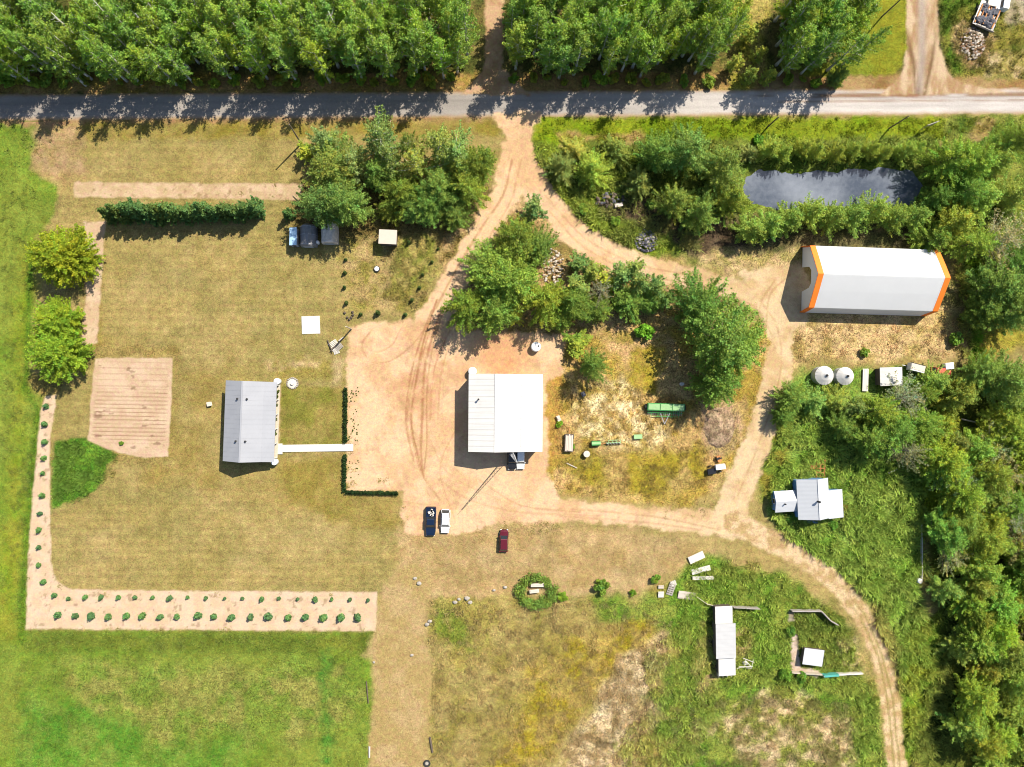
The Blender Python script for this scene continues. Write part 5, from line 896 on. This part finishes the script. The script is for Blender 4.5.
for x in (-.9,.9):
    for y in (-1.2,1.2): MB().tube([(x-.09,y,.42),(x+.09,y,.42)], .42, 14).build('wheel', M['dark'], t)
MB().tube([(0,1.8,.6),(0,3.0,.4)], .06, 5).build('tongue', M['rust'], t)
t = thing('toolbox', 'small bright green machine box right of the brown wagon', 'machine', U(595.5,443), R(2)); MB().box((0,0,.6),(1.75,.8,.7)).build('box', M['green'], t); MB().box((0,.05,.98),(1.8,.5,.06)).build('lid', M['pale_green'], t)
for x in (-.6,.6): MB().tube([(x,-.5,.25),(x,.5,.25)], .25, 12).build('wheel', M['dark'], t)
t = thing('disc_plough', 'old pale green plough lying right of the small green machine', 'plough', U(613,442.5), R(3)); k = MB().box((0,0,.5),(3.0,.12,.12)).box((0,.5,.5),(2.2,.1,.1)); [k.box((-1+i*.8,.25,.5),(.1,.7,.1)) for i in range(4)]; k.build('frame', M['pale_green'], t)
k = MB(); [k.tube([(-1.2+i*.6,-.15,.3),(-1.14+i*.6,-.1,.3)], .3, 12) for i in range(5)]; k.build('discs', M['steel'], t); MB().tube([(-1.5,0,.5),(-3.2,-.35,.3)], .06, 5).build('hitch', M['rust'], t)
t = thing('feed_trough', 'small pale green trough at the end of the row of old implements', 'trough', U(637.5,436.5), R(2)); MB().extrude([(-.45,.6),(.45,.6),(.3,.15),(-.3,.15)], -.85, .85, 0, 'x').build('basin', M['pale_green'], t)
for x in (-.6,.6): MB().box((x,0,.1),(.1,.8,.2)).build('leg', M['dark_wood'], t)
t = thing('burn_barrel', 'dark burn barrel with a pale rim in the dry grass below the wagon', 'barrel', U(586,453.5)); MB().lathe([(.62,0),(.66,.3),(.62,.6),(.66,.9),(.6,1.0),(.48,1.0),(.46,.3)], 18).build('drum', M['black'], t); MB().lathe([(.66,1.0),(.66,1.06),(.5,1.06)], 18).build('rim', M['cream'], t); MB().blob((.1,.25,.8),(.3,.25,.35),8).build('scrap', M['white_paint'], t)
t = thing('utility_cart', 'cart with a white box and dark deck beside the looping track', 'cart', U(714.5,468.5), R(8)); MB().box((-.9,-.35,.7),(1.7,1.1,.5)).build('deck', M['black'], t); MB().box((.85,.35,1.05),(1.9,1.0,.9)).build('box', M['white_paint'], t)
for x in (-.9,.9):
    for y in (-.7,.7): MB().tube([(x,y-.08,.35),(x,y+.08,.35)], .35, 12).build('wheel', M['dark'], t)
t = thing('rusty_engine', 'small rusty engine block above the white cart', 'engine', U(718,458.5), .3); MB().box((0,0,.5),(.8,1.2,.6)).build('block', M['rust'], t); MB().tube([(-.5,.1,.55),(.5,.1,.55)], .35, 12).build('flywheel', M['dark'], t); MB().tube([(.15,.3,.8),(.15,.3,1.3)], .07, 6).build('exhaust', M['rust'], t)
t = thing('harrow', 'rusty orange harrow frame standing above the cottage roof', 'harrow', U(819.5,468), R(-2)); k = MB()
for x in (-.85,.0,.85): k.box((x,0,.5),(.14,3.9,.14))
for i in range(5): k.box((0,-1.7+i*.85,.52),(1.8,.14,.1))
k.build('frame', M['rust'], t); k = MB(); [k.tube([(x,-1.7+i*.85,.5),(x,-1.7+i*.85,0)], .05, 4) for x in (-.85,0,.85) for i in range(5)]; k.build('tines', M['rust'], t); MB().box((-1.5,.2,.45),(1.3,.8,.3)).build('drawbar', M['rust'], t)
t = thing('wrecked_trailer', 'wrecked dark trailer loaded with boards at the upper right corner', 'trailer', U(984,18), R(-22)); MB().box((0,0,.8),(4.6,5.4,.3)).build('deck', M['black'], t)
k = MB(); [k.box((-1.9+i*.75,rt.uniform(-.4,.4),1.05+.1*(i%3)),(.22,4.2,.16),0,rt.uniform(-.15,.15)) for i in range(6)]; k.build('boards', M['rust'], t); k = MB(); [k.blob((rt.uniform(-1.5,1.5),rt.uniform(-1.9,1.7),1.05),(.75,.65,.4),i) for i in range(22)]; k.build('scrap', M['dark_stone'], t); MB().box((.4,-2.8,1.15),(3.9,.14,.45)).build('tailgate', M['stone'], t)
for x in (-2.4,2.4):
    for y in (-1.2,1): MB().tube([(x-.15,y,.45),(x+.15,y,.45)], .45, 14).build('wheel', M['dark'], t)
o = MB().box((0,0,.7),(2.0,2.6,1.2)).box((0,0,1.34),(2.1,2.7,.08)).build('crate', M['cream']); place(o, U(989,3), R(-10)); tag(o, 'pale crate touching the top photo edge above the wrecked trailer', 'crate')
t = thing('old_cab', 'whitish old truck cab right of the wrecked dark trailer', 'truck cab', U(997.5,8), R(-10)); MB().extrude([(-1.3,.4),(-1.3,1.1),(-.3,1.2),(0,1.9),(1.2,1.9),(1.3,.4)], -.9, .9, 0, 'y').build('body', M['white_paint'], t); MB().box((-.2,0,1.56),(.05,1.5,.5),0,0,0,R(25)).build('windscreen', M['glass'], t)
# pieces of scrap
o = MB().blob((0,0,.35),(.5,.4,.35),71,0,8,5,.2).box((.2,0,.6),(.5,.5,.3)).build('scrap_bag', M['white_slab']); o.location = U(681,384); tag(o, 'white sack under the tree behind the green seed drill', 'sack')
o = MB().box((0,0,.3),(.7,1.2,.6)).box((0,.2,.65),(.5,.6,.2)).build('old_cooler', M['cream']); place(o, U(558.5,418.5), .4); tag(o, 'pale old cooler on the grass clump east of the garage', 'cooler')
o = MB().box((0,0,.4),(.8,.9,.7)).lathe([(.2,.75),(.2,.95)], 10).build('water_pump', M['dark_stone']); place(o, U(583,394), .4); tag(o, 'dark small pump in the tree shadow east of the garage', 'pump')
# ------------------------------------------------------------------ vehicles (front towards -y)
def car(label, loc, rz, L, Wd, Hh, paint, kind='suv', group=None, cat='car'):
    t = thing('parked_pickup' if kind == 'pickup' else 'parked_car', label, cat, loc, rz, group); h0 = Hh*.52
    st = {'suv':[(-.5,.62,.80),(-.485,.8,.9),(-.40,.90,.98),(-.24,.98,1),(.30,1.0,1),(.46,.98,.99),(.5,.9,.94)],'pickup':[(-.5,.66,.82),(-.485,.84,.92),(-.41,.93,.98),(-.26,1,1),(.3,1,1),(.48,.99,1),(.5,.96,.98)]}[kind]
    V = []; Fs = []
    for (y, wx, hz) in st:
        x = Wd/2*wx; z = h0*hz; V += [(-x*.93,y*L,.26),(-x,y*L,.45),(-x,y*L,z*.78),(-x*.90,y*L,z),(0,y*L,z*1.03),(x*.90,y*L,z),(x,y*L,z*.78),(x,y*L,.45),(x*.93,y*L,.26)]
    n = 9
    for i in range(len(st)-1):
        for j in range(n): Fs.append((i*n+j, i*n+(j+1)%n, (i+1)*n+(j+1)%n, (i+1)*n+j))
    Fs += [tuple(range(n)), tuple(range((len(st)-1)*n, len(st)*n))[::-1]]
    b = MB().add(V, Fs); 
    if kind == 'pickup':   # bed: rails above a sunk floor read as a box
        b.box((-Wd*.45,.33*L,h0+.12),(.1,.33*L,.3)); b.box((Wd*.45,.33*L,h0+.12),(.1,.33*L,.3)); b.box((0,.49*L,h0+.12),(Wd*.92,.09,.3))
    b.build('body', paint, t, False)
    ya, yb, yc, yd = {'suv':(-.24,-.11,.36,.475),'pickup':(-.24,-.10,.10,.16)}[kind]; xb, xt = Wd*.45, Wd*.36; zb, zt = h0*1.0, Hh
    G = [(-xb,ya*L,zb),(xb,ya*L,zb),(xb,yd*L,zb),(-xb,yd*L,zb),(-xt,yb*L,zt-.04),(xt,yb*L,zt-.04),(xt,yc*L,zt-.04),(-xt,yc*L,zt-.04)]
    cabin = MB().add(G, [(0,1,5,4),(1,2,6,5),(2,3,7,6),(3,0,4,7)]).build('window', M['glass'], t)
    rf = MB(); e = .02; rf.add([(-xt-e,yb*L-e,zt-.05),(xt+e,yb*L-e,zt-.05),(xt+e,yc*L+e,zt-.05),(-xt-e,yc*L+e,zt-.05),(-xt*.9,yb*L+.12,zt+.02),(xt*.9,yb*L+.12,zt+.02),(xt*.9,yc*L-.1,zt+.02),(-xt*.9,yc*L-.1,zt+.02)], [(0,1,5,4),(1,2,6,5),(2,3,7,6),(3,0,4,7),(4,5,6,7)]); ro = rf.build('roof', paint, t)
    pl = MB()
    for a, c in ((0,4),(1,5),(2,6),(3,7)): pl.tube([Vector(G[a])*1.004, Vector(G[c])*1.004], .045, 4)
    for s in (-1,1): ym = (yb+yc)/2*L; pl.tube([(s*xb*1.005,ym,zb),(s*xt*1.005,ym,zt-.04)], .045, 4)
    pl.build('pillars', paint, t)
    for x in (-1,1):
        for y in (-.31,.30):
            w0 = MB().tube([(x*(Wd/2-.2),y*L,.34),(x*(Wd/2+.01),y*L,.34)], .34, 18).build('wheel', M['dark'], t); MB().tube([(x*(Wd/2-.1),y*L,.34),(x*(Wd/2+.02),y*L,.34)], .2, 12).build('rim', M['steel'], w0)
        MB().blob((x*Wd*.34,-.487*L,h0*.72),(.2,.1,.1),5,0,10,6,0).build('headlight', M['clear'], t); MB().box((x*Wd*.40,.498*L,h0*.8),(.2,.06,.3)).build('taillight', M['red_light'], t)
        MB().box((x*(Wd/2+.08),-.19*L,h0*1.08),(.18,.1,.14)).build('mirror', paint, t)
    MB().box((0,-.497*L,h0*.5),(Wd*.6,.06,.22)).build('grille', M['black'], t)
    return t
t = car('dark navy pickup with a loaded bed parked at the bottom edge of the gravel', U(431,520.5), R(-1.5), 5.7, 2.0, 1.85, M['navy'], 'pickup', None, 'pickup')
k = MB(); [k.box((rt.uniform(-.5,.5),1.9+rt.uniform(-.7,.6),1.2),(.5,.35,.3),0,rt.uniform(0,3)) for i in range(7)]; o = k.build('bed_load', M['white_slab'], None); o.location = U(431,520.5); o['label'] = 'white sacks and pieces loaded in the bed of the navy pickup'; o['category'] = 'load'
t = car('white estate car with a roof rack parked beside the navy pickup', U(445.5,520.5), R(-2), 4.7, 1.85, 1.65, M['white_paint']); k = MB(); [k.box((0,-.3+i*.55,1.73),(1.3,.06,.06)) for i in range(4)]; [k.box((x,.5,1.71),(.05,2.2,.05)) for x in (-.6,.6)]; k.build('roof_rack', M['steel'], t)
car('dark red car parked on the grass below the gravel', U(503.7,540), R(178), 4.4, 1.8, 1.55, M['red'])
car('black car nosed out of the white garage, half in shade', U(511.8,459), R(0), 4.0, 1.8, 1.6, M['black']); car('white car nosed out of the white garage, right of the black one', U(520.3,458.5), R(0), 4.1, 1.75, 1.5, M['white_paint'])
car('faded red and white old car swallowed by bushes beside the barn yard', U(939,371.5), R(85), 4.3, 1.7, 1.45, M['red_faded']); o = MB().box((0,0,1.15),(1.7,1.3,.12)).box((0,0,.6),(1.6,1.2,1.0)).build('white_crate', M['white_paint']); place(o, U(946,366), R(6)); tag(o, 'white crate beside the faded red car in the bushes', 'crate')
# ------------------------------------------------------------------ poles and signs
def pole(x, y, h, label, arm=0, m='pale_wood', tilt=(0,0)):
    t = thing('utility_pole', label, 'utility pole', U(x,y)); t.rotation_euler = (tilt[0], tilt[1], 0); MB().tube([(0,0,0),(0,0,h*.5),(0,0,h)], [.16,.14,.11], 8).build('post', M[m], t)
    if arm:
        MB().box((0,.12,h-.5),(2.0 if arm == 1 else .1,.1,.12) if arm == 1 else (.1,1.6,.12)).build('crossarm', M[m], t)
        for q in (-.85,0,.85): MB().lathe([(.06,0),(.08,.1),(.04,.2)], 8, (q if arm == 1 else 0,.12 if arm == 1 else q,h-.42)).build('insulator', M['white_paint'], t)
    return t
pole(301.4,143.7,9.2,'utility pole standing left of the birch clump near the road',0,'bark',(R(-3),0)); pole(300,203.5,5.5,'short pole at the right end of the long soil strip',0,'bark'); pole(351.5,329,6.0,'thin pole at the upper left corner of the gravel yard',0,'pale_wood')
pole(889,128.5,6.8,'utility pole at the road edge above the pond',0,'bark'); pole(767.5,127,5.5,'utility pole on the verge at the left end of the pond',0,'bark'); pole(882,16.5,6.8,'utility pole on the verge of the side road',0,'bark')
t = thing('road_sign', 'pale two legged sign board on the green verge beside the road', 'sign', U(924.5,128.5), R(20))
for x in (-1,1): MB().tube([(x,0,0),(x,0,2.6)], .07, 6).build('leg', M['pale_wood'], t)
MB().box((0,.05,2.1),(2.1,.08,1.3)).build('board', M['white_slab'], t); MB().box((0,.05,2.9),(2.6,.14,.1)).build('top_rail', M['stone'], t)
# ------------------------------------------------------------------ daylight
sd_ = Vector((.655, .755, 0)).normalized(); EL = R(50.5)
sun = bpy.data.lights.new('sun', 'SUN'); so = bpy.data.objects.new('sun', sun); col.objects.link(so); sun.energy = 4.8; sun.angle = R(.5); sun.color = (1, .93, .80)
so.rotation_mode = 'QUATERNION'; so.rotation_quaternion = (-(sd_*math.cos(EL)+Vector((0,0,math.sin(EL))))).to_track_quat('-Z', 'Y'); so.location = (60,70,120)
w = bpy.data.worlds.new('World'); sc.world = w; w.use_nodes = True; nt = w.node_tree; sk = nt.nodes.new('ShaderNodeTexSky'); sk.sky_type = 'NISHITA'; sk.sun_disc = False; sk.sun_elevation = EL; sk.sun_rotation = math.atan2(sd_.x, sd_.y)
nt.links.new(sk.outputs[0], nt.nodes['Background'].inputs['Color']); nt.nodes['Background'].inputs['Strength'].default_value = .088
v = sc.view_settings; v.view_transform = 'Standard'; v.look = 'None'; v.gamma = 1; v.use_curve_mapping = False; v.exposure = 1.14
sc.render.engine = 'CYCLES'; sc.cycles.pixel_filter_type = 'BLACKMAN_HARRIS'; sc.cycles.filter_width = 1.05; sc.cycles.max_bounces = 6; sc.cycles.transparent_max_bounces = 4
